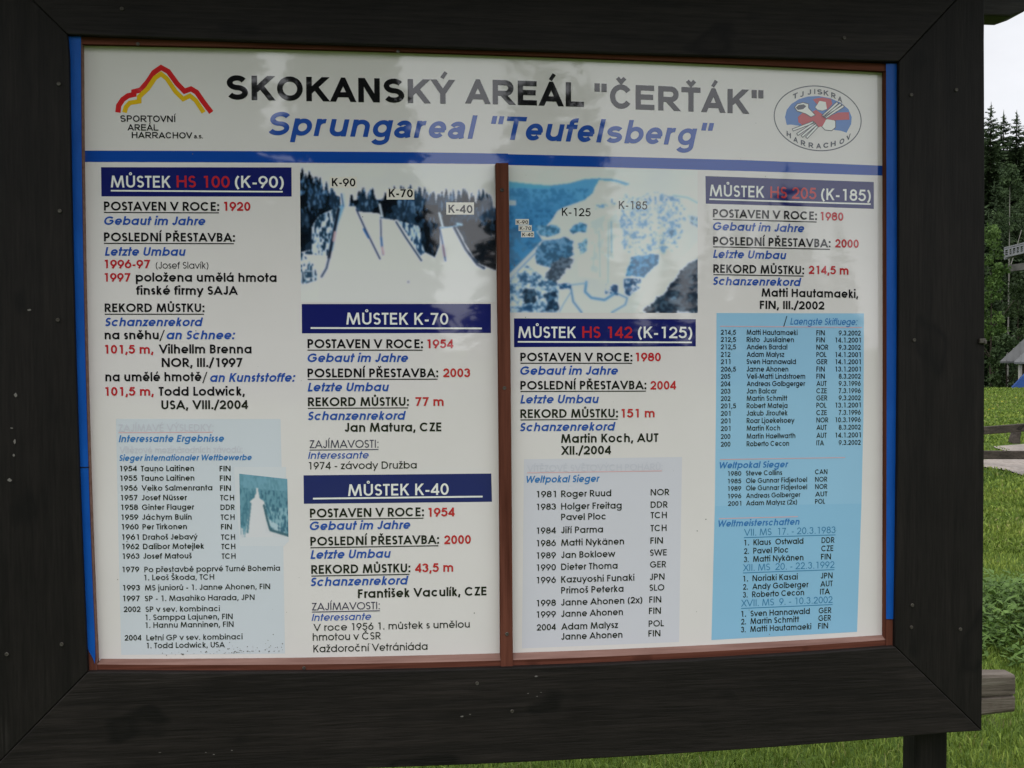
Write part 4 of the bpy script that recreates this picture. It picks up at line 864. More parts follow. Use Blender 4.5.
        if st == 'A': P((s_, .98), (s_, .17), *arc(s_+.15, .17, .15, .17-h, 190, 280)); P((.02, XT), (adv-.03, XT))
        else: P((s_, 0), (s_, 1.0)); P((.02, XT), (adv-.02, XT))
    elif ch == 'u': q = (r-l)/2; P((l, X), (l, B+q*.9), *arc(c, B+q*.9, q, q*.9, 195, 345), (r, B+q*.95)); P((r, X), (r, 0))
    elif ch == 'v': S.append(([(h*.9, X), (c, w*.42), (adv-h*.9, X)], 0, 2, w))
    elif ch == 'w': S.append(([(h*.9, X), (adv*.28, w*.42), (c, X-w*.45), (adv*.72, w*.42), (adv-h*.9, X)], 0, 2, w))
    elif ch == 'x': S.append(([(h, 0), (adv-h, X)], 0, 2, w)); S.append(([(h, X), (adv-h, 0)], 0, 2, w))
    elif ch == 'y': S.append(([(h*.9, X), (c, w*.3)], 0, 2, w)); P((adv-h*.9, X), (c-.17, -.27))
    elif ch == 'z': P((.05, XT), (adv-.05, XT)); P((.04, B), (adv-.04, B)); S.append(([(.05+h, B*.8), (adv-.05-h, XT)], 0, 2, w))
    # ---- digits
    elif ch == '0': C(arc(.385, .5, .385-.05-h, .5-h)[:-1])
    elif ch == '1': P((.46, 0), (.46, 1)); P((.46, T), (.22, T-.02))
    elif ch == '2': P(*arc(.375, T-.26, .27-h*.3, .26, 172, -32), (.07+h, B+.02)); P((.05, B), (.72, B))
    elif ch == '3':
        P(*arc(.36, T-.20, .23, .20, 165, -85)); P(*arc(.36, B+.26, .27-h*.2, .26, 85, -165))
    elif ch == '4': P((.54, 0), (.54, 1)); P((.54, T), (.08, .27)); P((.04, .27), (.72, .27))
    elif ch == '5': P((.66, T), (.26, T), (.16, .52)); P((.16, .52), *arc(.36, B+.27, .29-h*.2, .27, 118, -160))
    elif ch == '6': C(arc(.385, B+.28, .29-h*.3, .28)[:-1]); P((.385-.27+h*.2, B+.34), (.30, .66), (.50, 1))
    elif ch == '9': C(arc(.385, T-.28, .29-h*.3, .28)[:-1]); P((.385+.27-h*.2, T-.34), (.47, .34), (.27, 0))
    elif ch == '7': P((.08, T), (.68, T)); Dg((.60, T), (.26, 0))
    elif ch == '8': C(arc(.385, T-.205, .215, .205)[:-1]); C(arc(.385, B+.245, .26, .245)[:-1])
    # ---- marks
    elif ch == ' ': adv = .36 if st == 'C' else .39
    elif ch in '.,:':
        adv = .36; c = .18
        d = w*1.1
        if ch == ',': P((c+.03, w*1.1), (c-.07, -.16))
        else: S.append(([(c, 0), (c, d)], 0, 0, d))
        if ch == ':': S.append(([(c, X-d), (c, X)], 0, 0, d))
    elif ch == '-': adv = .48; P((.08, .36), (.40, .36))
    elif ch == '/': adv = .55; P((.06, -.12), (.49, 1.06))
    elif ch == '(': adv = .46; P(*arc(.62, .42, .46, .66, 125, 235))
    elif ch == ')': adv = .46; P(*arc(-.16, .42, .46, .66, 55, -55))
    elif ch == '"': adv = .66; P((.19, .66), (.19, 1)); P((.47, .66), (.47, 1))
    else: print('no glyph', repr(ch))
    _cache[key] = (adv, S)
    return _cache[key]

def clip_poly(poly, ymin, ymax):
    for sgn, lim in ((1, ymin), (-1, -ymax)):
        out = []
        for i, p in enumerate(poly):
            q_ = poly[(i+1) % len(poly)]
            a, b = sgn*p[1]-lim, sgn*q_[1]-lim
            if a >= 0: out.append(p)
            if (a >= 0) != (b >= 0):
                t = a/(a-b); out.append((p[0]+(q_[0]-p[0])*t, p[1]+(q_[1]-p[1])*t))
        poly = out
        if len(poly) < 3: return []
    return poly

def stroke_quads(pts, closed, clip, w, X):
    pts = [p for i, p in enumerate(pts) if i == 0 or abs(p[0]-pts[i-1][0])+abs(p[1]-pts[i-1][1]) > 1e-6]
    n = len(pts)
    if clip:
        lim = 1 if clip == 1 else X
        for i0, i1 in ((0, 1), (-1, -2)):
            (ax, ay), (bx, by) = pts[i0], pts[i1]
            if 0.15 < ay < lim-.12: continue
            L = math.hypot(bx-ax, by-ay); pts[i0] = (ax-(bx-ax)/L*w, ay-(by-ay)/L*w)
    left, right = [], []
    for i in range(n):
        p = pts[i]
        a = pts[i-1] if (i > 0 or closed) else None
        b = pts[(i+1) % n] if (i < n-1 or closed) else None
        def nrm(u, v):
            L = math.hypot(v[0]-u[0], v[1]-u[1]); return (-(v[1]-u[1])/L, (v[0]-u[0])/L)
        if a is None: nx, ny = nrm(p, b); k = 1
        elif b is None: nx, ny = nrm(a, p); k = 1
        else:
            n1 = nrm(a, p); n2 = nrm(p, b); nx, ny = n1[0]+n2[0], n1[1]+n2[1]; L = math.hypot(nx, ny) or 1
            nx /= L; ny /= L; k = min(3.0, 1/max(.2, nx*n1[0]+ny*n1[1]))
        left.append((p[0]+nx*k*w/2, p[1]+ny*k*w/2)); right.append((p[0]-nx*k*w/2, p[1]-ny*k*w/2))
    out = []
    for i in range(n if closed else n-1):
        j = (i+1) % n
        qd = [right[i], right[j], left[j], left[i]]
        if clip: qd = clip_poly(qd, 0, 1 if clip == 1 else X)
        if len(qd) >= 3: out.append(qd)
    return out

def put_text(mb, s, x0, z0, x1, z1, h, style, italic, w, m, y):
    X = .76 if style == 'C' else .735
    pen = 0; items = []
    lo, hi = 1e9, -1e9
    for ch in s:
        adv, S = glyph(ch, style, w)
        for pts, closed, clip, sw in S:
            qs = stroke_quads(list(pts), closed, clip, sw, X)
            qs = [[(p[0]+pen+(.21*p[1] if italic else 0), p[1]) for p in q_] for q_ in qs]
            for q_ in qs:
                for p in q_: lo = min(lo, p[0]); hi = max(hi, p[0])
            items.append(qs)
        pen += adv
    sx = (x1-x0)/(hi-lo); slope = (z1-z0)/(x1-x0)
    for i, qs in enumerate(items):
        yy = y-(i % 4)*0.000015
        for q_ in qs:
            mb.face([(x0+(px-lo)*sx, yy, z0+(px-lo)*sx*slope+pz*h) for px, pz in q_], m)

def flat(mb, pts, y, m=0): mb.face([(x, y, z) for x, z in pts], m)

def lift(outline, offset):   # a stroked outline in board coordinates: list of quads
    return stroke_quads([(p[0], p[1]) for p in outline], 0, 0, offset, 1)

# ------------------------------------------------------------------ the information board
board = tag(empty('information_board', (0, 0.05, 0)), 'large dark timber information board with white printed ski jumping sheet and blue taped edges', 'information board')
def part(mb, name, mats, parent=board, **k):
    o = mb.build(name, mats, None, **k)
    o.parent = parent
    o.matrix_parent_inverse = Matrix.Translation((0, -0.05, 0)) if parent is board else Matrix.Identity(4)
    return o

def smooth_line(pts, axis, n=28):
    a = np.array(pts); t = a[:, axis]; deg = min(2, len(pts)-1)
    k = np.polyfit(t, a[:, 1-axis], deg)
    u = np.linspace(t[0], t[-1], n)
    w_ = np.polyval(k, u)
    return [(float(p), float(q_)) if axis == 0 else (float(q_), float(p)) for p, q_ in zip(u, w_)]

PF, PB = -0.03, 0.004                       # plank faces
top_lo = smooth_line(FRAME['top_lo'], 0); bot_hi = smooth_line(FRAME['bot_hi'], 0); bot_lo = smooth_line(FRAME['bot_lo'], 0)
left_in = smooth_line(FRAME['left_in'], 1); right_in = smooth_line(FRAME['right_in'], 1); right_out = smooth_line(FRAME['right_out'], 1)
TL = (0.5*(top_lo[0][0]+left_in[0][0]), 0.5*(top_lo[0][1]+left_in[0][1])); TR = (0.5*(top_lo[-1][0]+right_in[0][0]), 0.5*(top_lo[-1][1]+right_in[0][1]))
BL = (0.5*(bot_hi[0][0]+left_in[-1][0]), 0.5*(bot_hi[0][1]+left_in[-1][1])); BR = (0.5*(bot_hi[-1][0]+right_in[-1][0]), 0.5*(bot_hi[-1][1]+right_in[-1][1]))
BRo = right_out[-1]; BLo = bot_lo[0]
TLo = (TL[0]-0.19, TL[1]+0.19); TRo = (right_out[0][0], TR[1]+(right_out[0][0]-TR[0])*1.05)
g = 0.0005
mb = MB(); mb.prism([(x, z) for x, z in ([(TL[0]+g, TL[1])]+top_lo[1:-1]+[(TR[0]-g, TR[1])])]+[(TRo[0]-g, TRo[1]), (TLo[0]+g, TLo[1])], PF, PB)
part(mb, 'frame_plank', M['plank_h'], bevel=0.002)
mb = MB(); mb.prism([(BL[0]+g, BL[1])]+bot_hi[1:-1]+[(BR[0]-g, BR[1]), (BRo[0]-g, BRo[1])]+bot_lo[-2:0:-1]+[(BLo[0]+g, BLo[1])], PF-.0015, PB)
part(mb, 'frame_plank', M['plank_h'], bevel=0.002)
mb = MB(); mb.prism([(TL[0]-g, TL[1])]+left_in[1:-1]+[(BL[0]-g, BL[1]), (BLo[0]-g, BLo[1]), (TLo[0]-g, TLo[1])], PF, PB)
part(mb, 'frame_plank', M['plank_v'], bevel=0.002)
mb = MB(); mb.prism([(TR[0]+g, TR[1])]+right_in[1:-1]+[(BR[0]+g, BR[1]), (BRo[0]+g, BRo[1])]+right_out[-2:0:-1]+[(TRo[0]+g, TRo[1])], PF, PB)
part(mb, 'frame_plank', M['plank_v'], bevel=0.002)

# backing panel, posts and the little roof
mb = MB(); mb.box((TLo[0]+.003, 0.012, BL[1]-.186), (TRo[0]-.03, 0.027, TL[1]+.15)); part(mb, 'backing_panel', M['plank_v'])
for px in FRAME['post']:
    mb = MB(); mb.box((px[0], 0.030, -0.3), (px[0]+0.074, 0.086, 2.62)); part(mb, 'post', M['plank_v'], bevel=0.004)
pz = FRAME['purlin'][0][1]; xe = FRAME['purlin'][1][0]
for y0, y1, zz in ((0.006, 0.026, pz), (0.092, 0.15, pz+.002)):
    pass
mb = MB()
mb.prism([(-1.3, pz), (xe-.045, pz), (xe-.012, pz+.012), (xe, pz+.035), (xe, pz+.14), (-1.3, pz+.14)], 0.0065, 0.072)
part(mb, 'roof_beam', M['beam'], bevel=0.004)
ridge = pz+.55
for s in (-1, 1):
    mb = MB()
    ov = .52 if s < 0 else .57
    for i in range(6):
        a, b = i/6*ov, (i+1)/6*ov-.006
        za = ridge-a*.62; zb = ridge-b*.62
        yc = 0.05
        pts = [(-1.36, yc+s*a, za), (1.36, yc+s*a, za), (1.36, yc+s*b, zb), (-1.36, yc+s*b, zb)]
        mb.face(pts); mb.face([(x, y, z+.022) for x, y, z in pts])
        for k in range(4):
            p, q_ = pts[k], pts[(k+1) % 4]
            mb.face([p, q_, (q_[0], q_[1], q_[2]+.022), (p[0], p[1], p[2]+.022)])
    part(mb, 'roof_slope', M['beam'])
for x in (-1.1, 1.02):
    mb = MB()
    mb.bar((x, -.41, ridge-.46*.62-.04), (x, .05, ridge-.04), .06, .07); mb.bar((x+.061, .56, ridge-.51*.62-.04), (x+.061, .05, ridge-.04), .06, .07)
    part(mb, 'rafter', M['beam'])

# trim strips
def loft(rails, n=28, axis=0, facet=0):
    mb = MB(); rows = []
    for pts, y in rails: rows.append([(x, y, z) for x, z in smooth_line(pts, axis, n)])
    mb.grid(rows)
    for e in (0, -1): mb.face([r_[e] for r_ in rows])
    if facet: mb.m[(facet-1)*(n-1):facet*(n-1)] = [1]*(n-1)
    return mb
YS = -0.016
sheet_edge_top = [(p[0], p[1]) for p in AREA['left_sheet'][:4]]+AREA['right_sheet'][1:5]
def shifted(pts, dx=0, dz=0): return [(x+dx, z+dz) for x, z in pts]
part(loft([(shifted(FRAME['top_a'], 0, .001), 0.006), (FRAME['top_a'], YS), (FRAME['top_b'], YS), (shifted(FRAME['top_b'], 0, .0015), 0.006)], facet=3), 'trim_strip', [M['strip_h'], mat('shaded_strip_underside', (.06, .022, .015), 1.0, 0.0)])  # underside shade painted in as a darker matt brown
part(loft([(FRAME['bot_sheet'], 0.0), (FRAME['bot_a'], YS), (FRAME['bot_b'], YS), (FRAME['bot_b'], 0.008)], facet=1), 'trim_strip', [M['strip_h'], M['strip_lit']])  # top facet painted paler, as if catching the sky
part(loft([(FRAME['tape_l_out'], 0.008), (FRAME['tape_l_out'], YS-.002), (FRAME['tape_l_in'], YS-.002), (FRAME['tape_l_in'], 0.006)], axis=1, facet=3), 'trim_strip', [M['strip_v'], M['strip_lit']])  # inner face takes the same painted lighter tone
part(loft([(FRAME['tape_r_out'], 0.008), (FRAME['tape_r_out'], YS-.002), (FRAME['tape_r_in'], YS-.002), (FRAME['tape_r_in'], 0.006)], axis=1), 'trim_strip', M['strip_v'])
part(loft([(FRAME['mid_l'], 0.0), (FRAME['mid_l'], -.02), (FRAME['mid_r'], -.02), (FRAME['mid_r'], 0.0)], axis=1), 'trim_strip', M['strip_v'], bevel=.0012)

def tape(o_line, i_line, z_end, ragged, name):
    o_ = smooth_line(o_line, 1, 40); i_ = smooth_line(i_line, 1, 40)
    mb = MB(); rows = []
    for (xo, zo), (xi, zi) in zip(o_, i_):
        if zo < z_end: break
        rows.append([(xo+.0008, YS-.0035, zo), (xo+(xi-xo)*.5, YS-.0039, .5*(zo+zi)), (xi-.0006, YS-.0035, zi)])
    a, b, c = rows[-1]
    if ragged:
        rows.append([(a[0], a[1], a[2]-.006), (b[0], b[1], b[2]-.012), (c[0], c[1], c[2]-.03)])
        rows.append([(b[0]-.002, b[1], b[2]-.022), (b[0]+.005, b[1], b[2]-.036), (c[0]-.001, c[1], c[2]-.045)])
    mb.grid(rows)
    return part(mb, name, M['tape'])
tape(FRAME['tape_l_out'], FRAME['tape_l_in'], FRAME['tape_ends'][0][1], True, 'tape_strip')
tape(FRAME['tape_r_out'], FRAME['tape_r_in'], FRAME['tape_ends'][1][1], False, 'tape_strip')
# torn join of two lengths of tape on the left
x0, z0 = FRAME['tape_ends'][2]
mb = MB(); mb.box((x0+.001, YS-.0046, z0-.0012), (x0+.0215, YS-.0041, z0+.0004)); part(mb, 'tape_seam', M['plank_v'])

def screw(x, z, y, r):
    mb = MB()
    ring = lambda rr, yy: [(x+rr*math.cos(t*math.pi/6), yy, z+rr*math.sin(t*math.pi/6)) for t in range(12)]
    mb.grid([ring(r, y+.0005), ring(r, y-.0008), ring(r*.8, y-.0016), ring(r*.42, y-.0014), ring(r*.34, y-.0004)], closed=True)
    mb.face(ring(r*.34, y-.0004))
    part(mb, 'screw', M['metal'], smooth=False)
for x, z in FRAME['screws_frame']: screw(x, z, PF-.0015, .0036)
for x, z in FRAME['screws_mid']: screw(x, z, -.02, .0038)
for x, z in FRAME['screws_strip']: screw(x, z, YS-.0005, .0034)
x, z = FRAME['clip'][0]
mb = MB(); mb.box((x-.006, PF-.006, z-.005), (x+.008, PF-.0005, z+.005)); mb.box((x+.004, PF-.008, z-.007), (x+.009, PF-.0005, z+.002)); part(mb, 'metal_clip', M['metal'], bevel=.0015)
for i, (x, z) in enumerate(FRAME['specks']):
    mb = MB(); n = 9; rx = random.uniform(.0015, .004); rz = rx*random.uniform(.8, 3.2) if i < 3 or i > 14 else rx*random.uniform(.25, .6)
    mb.face([(x+rx*math.cos(t*2*math.pi/n)*random.uniform(.6, 1.3), PF-.0022, z+rz*math.sin(t*2*math.pi/n)*random.uniform(.6, 1.3)) for t in range(n)])
    part(mb, 'paint_speck', M['speck'])

# the printed sheets
Y0 = 0.0
sheet_mb = MB()
def grow(pts, k=.008):
    cx = sum(p[0] for p in pts)/len(pts); cz = sum(p[1] for p in pts)/len(pts)
    return pts
sheets = {}
mb = MB(); SB = FRAME['sheet_box']
xm = AREA['right_sheet'][0][0]
flat(mb, [(SB[0][0], SB[0][1]), (xm, SB[0][1]), (xm, SB[1][1]), (SB[0][0], SB[1][1])], Y0)
flat(mb, [(xm, SB[0][1]), (SB[1][0], SB[0][1]), (SB[1][0], SB[1][1]), (xm, SB[1][1])], Y0-.00004)
sheet = part(mb, 'printed_sheet', M['sheet'])
L1, L2, L3, L4, L5 = (Y0-.00012*k for k in range(1, 6))
# blue rule
mb = MB(); flat(mb, AREA['stripe_left'], L1); flat(mb, AREA['stripe_right'], L1-.00004)
part(mb, 'blue_rule', M['stripe'], sheet)

def block_mesh(name, block, mats_extra=(), polys=()):
    """polys: (area name, material, layer); then the lettering of that block in its inks"""
    inks = []
    mats = [M[m_] for _, m_, _ in polys]
    mb = MB()
    for i, (a, m_, y) in enumerate(polys): flat(mb, AREA[a], y, i)
    for row in TEXT:
        if row[0] != block: continue
        if row[1] is None: c = row[-1]
        else: c = row[7]
        if c not in inks: inks.append(c); mats.append(M['ink_'+c])
        mi = len(polys)+inks.index(c)
        if row[1] is None:
            v = row[2:10]; flat(mb, [(v[0], v[1]), (v[2], v[3]), (v[4], v[5]), (v[6], v[7])], L4, mi)
        else:
            put_text(mb, row[1], row[2], row[3], row[4], row[5], row[6], row[8], row[9], row[10], mi, L4-.00003)
    return mb, mats
def add_block(name, block, polys=(), label=None):
    mb, mats = block_mesh(name, block, (), polys)
    o = part(mb, name, mats, sheet, fix=False)
    if label: o['label'] = label
    return o
for k in '123': add_block('title_word', 'title'+k, (), 'large black title word across the top')
for k in '12': add_block('subtitle_word', 'subtitle'+k, (), 'blue slanted subtitle word under the title')
for bn, lb in (('banner_k90', 'navy heading with white and red lettering at the top of the first column'), ('banner_k70', 'navy heading under the photograph of three jumps'), ('banner_k40', 'navy heading in the lower half of the second column'),
               ('banner_k125', 'navy heading with red digits under the aerial photograph'), ('banner_k185', 'navy heading at the top of the last column')):
    add_block('section_heading', bn, ((bn, 'navy', L1),), lb)
for bn, lb in (('b1', 'block of black, blue and red text in the first column'), ('b2', 'text block under the second column heading'), ('b3', 'text block at the foot of the second column'),
               ('b4', 'text block under the aerial photograph heading'), ('b5', 'text block in the last column above the blue panel')):
    add_block('text_block', bn, (), lb)
add_block('results_panel', 'panel_k90', (('panel_k90', 'pale1', L1), ('pale_patch', 'patch', L2)), 'pale grey blue results table in the first column')
add_block('results_panel', 'panel_k125', (('panel_k125', 'pale2', L1),), 'very pale results table in the third column')
add_block('results_panel', 'panel_k185', (('panel_k185a', 'sky1', L1), ('panel_k185b', 'sky2', L2)), 'sky blue results table in the last column')

# mountain logo
mb, mats = block_mesh('logo', 'logo_text')
nm = len(mats); mats += [M['logo_red'], M['logo_yellow']]
for a, k in (('logo_red', 0), ('logo_yellow', 1)):
    for q_ in lift(AREA[a], .0098 if k == 0 else .0086): flat(mb, q_, L1-.00006*k, nm+k)
part(mb, 'mountain_logo', mats, sheet, fix=False)['label'] = 'red and yellow mountain outline logo with black lettering'
# club emblem: oval ring, blue sky, snow, horn, red scarf and skis
mb, mats = block_mesh('emblem', 'em_text')
nm = len(mats); mats += [M['ink_g'], M['em_blue'], M['em_red'], M['ink_w'], M['sheet']]
for q_ in stroke_quads(AREA['em_ring'], 1, 0, .0022, 1): flat(mb, q_, L1, nm)
flat(mb, AREA['em_blue'], L1, nm+1)
def edge(a, y, w_=.0016):
    for q_ in stroke_quads(AREA[a], 1, 0, w_, 1): flat(mb, q_, y, nm)
flat(mb, AREA['em_ball'], L2, nm+3); edge('em_ball', L2-.00005)
flat(mb, AREA['em_red'], L3, nm+2)
flat(mb, AREA['em_head'], L2, nm+3); edge('em_head', L2-.00005, .001); flat(mb, AREA['em_hat'], L3, nm+2)
flat(mb, AREA['em_horn'], L4, nm+3); edge('em_horn', L4-.00005); flat(mb, AREA['em_hornhole'], L4-.000054, nm)
for i in range(7): flat(mb, AREA['em_ski%d' % i], L5-.00006*i, nm+3); edge('em_ski%d' % i, L5-.0005-.00006*i, .0013)
part(mb, 'club_emblem', mats, sheet, fix=False)['label'] = 'oval club emblem with skis on blue'

# ---- the printed photographs: fine colour grids
def vnoise(sx, sy, nx, ny, seed, octs=4):
    r = np.random.default_rng(seed); out = np.zeros((ny, nx)); amp = 1; tot = 0
    for o in range(octs):
        gx, gy = max(2, int(sx*2**o))+2, max(2, int(sy*2**o))+2
        a = r.random((gy, gx)); u = np.linspace(0, gx-1.001, nx); v = np.linspace(0, gy-1.001, ny)
        i = u.astype(int); j = v.astype(int); fu = u-i; fv = (v-j)[:, None]
        fu = fu*fu*(3-2*fu); fv = fv*fv*(3-2*fv)
        out += amp*((a[j][:, i]*(1-fu)+a[j][:, i+1]*fu)*(1-fv)+(a[j+1][:, i]*(1-fu)+a[j+1][:, i+1]*fu)*fv); tot += amp; amp *= .6
    return out/tot
def gt(n, t, s_=.045):
    k = np.clip((n-t)/(2*s_)+.5, 0, 1); return k*k*(3-2*k)
def inside(poly, U, V):
    m_ = np.zeros(U.shape, bool); n = len(poly)
    for i in range(n):
        x1, y1 = poly[i]; x2, y2 = poly[(i+1) % n]
        if y1 == y2: continue
        c_ = ((y1 > V) != (y2 > V)) & (U < (x2-x1)*(V-y1)/(y2-y1)+x1)
        m_ ^= c_
    return m_
def dist_line(pts, U, V):
    d = np.full(U.shape, 1e9)
    for (x1, y1), (x2, y2) in zip(pts, pts[1:]):
        L2_ = (x2-x1)**2+(y2-y1)**2; t = np.clip(((U-x1)*(x2-x1)+(V-y1)*(y2-y1))/L2_, 0, 1)
        d = np.minimum(d, np.hypot(U-x1-t*(x2-x1), V-y1-t*(y2-y1)))
    return d
def over(img, m_, c):
    m_ = np.asarray(m_, float)[..., None]; c = np.asarray(c, float)
    img[:] = img*(1-m_)+c*m_
def conifers(img, xs, base, tops, U, V, cdark, seed, wk=.15):
    r = np.random.default_rng(seed)
    for x, b_, t_ in zip(xs, base, tops):
        k = (V-t_)/(b_-t_+1e-6)
        wd = (b_-t_)*wk*(k**.85)*(1+.35*np.sin(V*.55+x))+1.0
        over(img, (np.abs(U-x) < wd) & (k > 0) & (k < 1), np.array(cdark)*r.uniform(.6, 1.5))
def soften(img, n=2):
    for _ in range(n):
        p = np.pad(img, ((1, 1), (1, 1), (0, 0)), 'edge')
        img = (p[1:-1, 1:-1]*4+(p[:-2, 1:-1]+p[2:, 1:-1]+p[1:-1, :-2]+p[1:-1, 2:])*2+p[:-2, :-2]+p[2:, 2:]+p[:-2, 2:]+p[2:, :-2])/16
    return img
def print_grid(name, quad, img, mat_name, layer, extra=None):
    ny, nx = img.shape[:2]
    q_ = [np.array(p) for p in quad]
    u = np.linspace(0, 1, nx+1); v = np.linspace(0, 1, ny+1)
    Uu, Vv = np.meshgrid(u, v)
    P_ = (q_[0][None, None]*((1-Uu)*(1-Vv))[..., None]+q_[1]*(Uu*(1-Vv))[..., None]+q_[2]*(Uu*Vv)[..., None]+q_[3]*((1-Uu)*Vv)[..., None])
    verts = np.zeros(((nx+1)*(ny+1), 3)); verts[:, 0] = P_[..., 0].ravel(); verts[:, 2] = P_[..., 1].ravel(); verts[:, 1] = layer
    idx = np.arange((nx+1)*(ny+1)).reshape(ny+1, nx+1)
    F_ = np.stack([idx[1:, :-1], idx[1:, 1:], idx[:-1, 1:], idx[:-1, :-1]], -1).reshape(-1, 4)
    me = bpy.data.meshes.new(name)
    nf = len(F_)
    ev, ef, em, emats = ([], [], [], []) if extra is None else extra
    allv = np.vstack([verts, np.array(ev).reshape(-1, 3)]) if len(ev) else verts
    faces = [tuple(map(int, f_)) for f_ in F_]+[tuple(i+len(verts) for i in f_) for f_ in ef]
    me.from_pydata(allv.tolist(), [], faces)
    me.materials.append(M[mat_name])
    for m_ in emats: me.materials.append(m_)
    me.polygons.foreach_set('material_index', [0]*nf+[1+i for i in em])
    w_ = lin(176)/.72
    img = soften(img)*.89; c = np.clip(img/255, 0, 1); c = np.where(c <= .04045, c/12.92, ((c+.055)/1.055)**2.4)/w_
    c = np.clip(c*SHEET_TONE*np.array((1.0, .955, 1.03)), .006, .8).reshape(-1, 3)
    cc = np.ones((len(faces)*4, 4)); cc[:nf*4, :3] = np.repeat(c, 4, 0)
    tot = sum(len(f_) for f_ in faces); cc2 = np.ones((tot, 4)); cc2[:nf*4] = cc[:nf*4]
    at = me.color_attributes.new('ink', 'FLOAT_COLOR', 'CORNER'); at.data.foreach_set('color', cc2.ravel())
    me.update()
    o = bpy.data.objects.new(name, me); col.objects.link(o); o.parent = sheet
    return o
m = print_mat('photographic_print', (.5, .5, .5)); n_, l_, b_ = nodes(m)
an = n_.new('ShaderNodeAttribute'); an.attribute_name = 'ink'; l_.new(an.outputs['Color'], b_.inputs['Base Color'])
M['photo'] = m

def labels_of(block, labs):
    mb = MB(); mats = [M['label'], M['ink_k']]
    for a in labs: flat(mb, AREA[a], L3, 0)
    for row in TEXT:
        if row[0] == block: put_text(mb, row[1], row[2], row[3], row[4], row[5], row[6], row[8], row[9], row[10], 1, L4)
    return mb.v, mb.f, mb.m, mats

# photograph of the three jumps
NX, NY = 300, 208
U, V = np.meshgrid((np.arange(NX)+.5)/NX*911+47, (np.arange(NY)+.5)/NY*650+40)
n1 = vnoise(14, 10, NX, NY, 1); n2 = .75*vnoise(120, 24, NX, NY, 2, 2)+.25*vnoise(50, 44, NX, NY, 4, 2); n3 = vnoise(5, 4, NX, NY, 3)
img = np.zeros((NY, NX, 3)); img[:] = (203, 207, 217)
over(img, V > 250, (204, 208, 218)); img += (n3[..., None]-.5)*10
dark = np.array((16, 30, 42))
fm = inside([(275,215),(330,200),(410,205),(425,215),(445,205),(600,200),(640,210),(720,230),(800,225),(890,225),(958,245),(958,538),(905,528),(840,500),(800,380),(770,330),(700,335),(690,420),(668,476),(620,452),(605,400),(598,330),(500,302),(430,288),(405,268),(300,250)], U, V)
over(img, fm, (20, 36, 50))
fl = inside([(47,125),(70,120),(130,155),(190,180),(230,195),(225,238),(130,282),(98,335),(100,440),(47,455)], U, V); over(img, fl, (12, 22, 32))
rr = np.random.default_rng(5)
xs = rr.uniform(47, 225, 46); tops = np.interp(xs, [47, 70, 130, 190, 230], [52, 62, 96, 132, 170])+rr.uniform(0, 40, 46); conifers(img, xs, tops+rr.uniform(70, 150, 46), tops, U, V, (13, 24, 34), 6)
xs = np.concatenate([rr.uniform(278, 395, 26), rr.uniform(425, 955, 120)]); tops = np.interp(xs, [275, 330, 380, 425, 480, 560, 620, 690, 745, 800, 850, 905, 955], [175, 145, 150, 165, 132, 132, 145, 170, 135, 150, 160, 145, 210])+rr.uniform(0, 60, len(xs))**1.0; conifers(img, xs, tops+rr.uniform(80, 150, len(xs)), tops, U, V, (24, 42, 58), 8)
trees = (img.sum(-1) < 300)
hi = np.clip(1.25-(V-130)/190, .1, 1); over(img, trees*gt(n1, .54)*.55, (40, 62, 84)); over(img, trees*gt(n2, .56)*hi, (58, 96, 136)); over(img, trees*gt(n2, .66)*hi*.8, (128, 160, 190)); over(img, trees*(1-gt(n1, .40)), (10, 18, 26))
over(img, inside([(610,230),(690,230),(690,400),(668,470),(625,450)], U, V)*(1-gt(n2, .56)), (12, 18, 26))
over(img, inside([(800,300),(958,300),(958,538),(905,525),(840,450)], U, V)*(1-gt(n2, .57)), (18, 24, 32)); over(img, inside([(890,420),(958,400),(958,538),(905,525)], U, V)*gt(n1, .35), (38, 38, 42))
bush = inside([(130,282),(222,240),(205,330),(170,470),(47,462),(100,440),(98,335)], U, V); over(img, bush, (196, 206, 220)); over(img, bush*gt(n2, .53), (30, 54, 74)); over(img, bush*gt(n2, .49)*(1-gt(n2, .53)), (100, 150, 190))
b2 = inside([(500,305),(598,330),(606,405),(622,455),(600,470),(560,400)], U, V); over(img, b2, (190, 206, 222)); over(img, b2*gt(n2, .55), (40, 70, 100)); over(img, b2*gt(n2, .5)*(1-gt(n2, .55)), (110, 160, 200))
b3 = inside([(47,455),(110,520),(125,585),(60,605),(47,600)], U, V); over(img, b3*gt(n2, .50), (44, 70, 92)); over(img, b3*gt(n2, .46)*(1-gt(n2, .5)), (120, 170, 200))
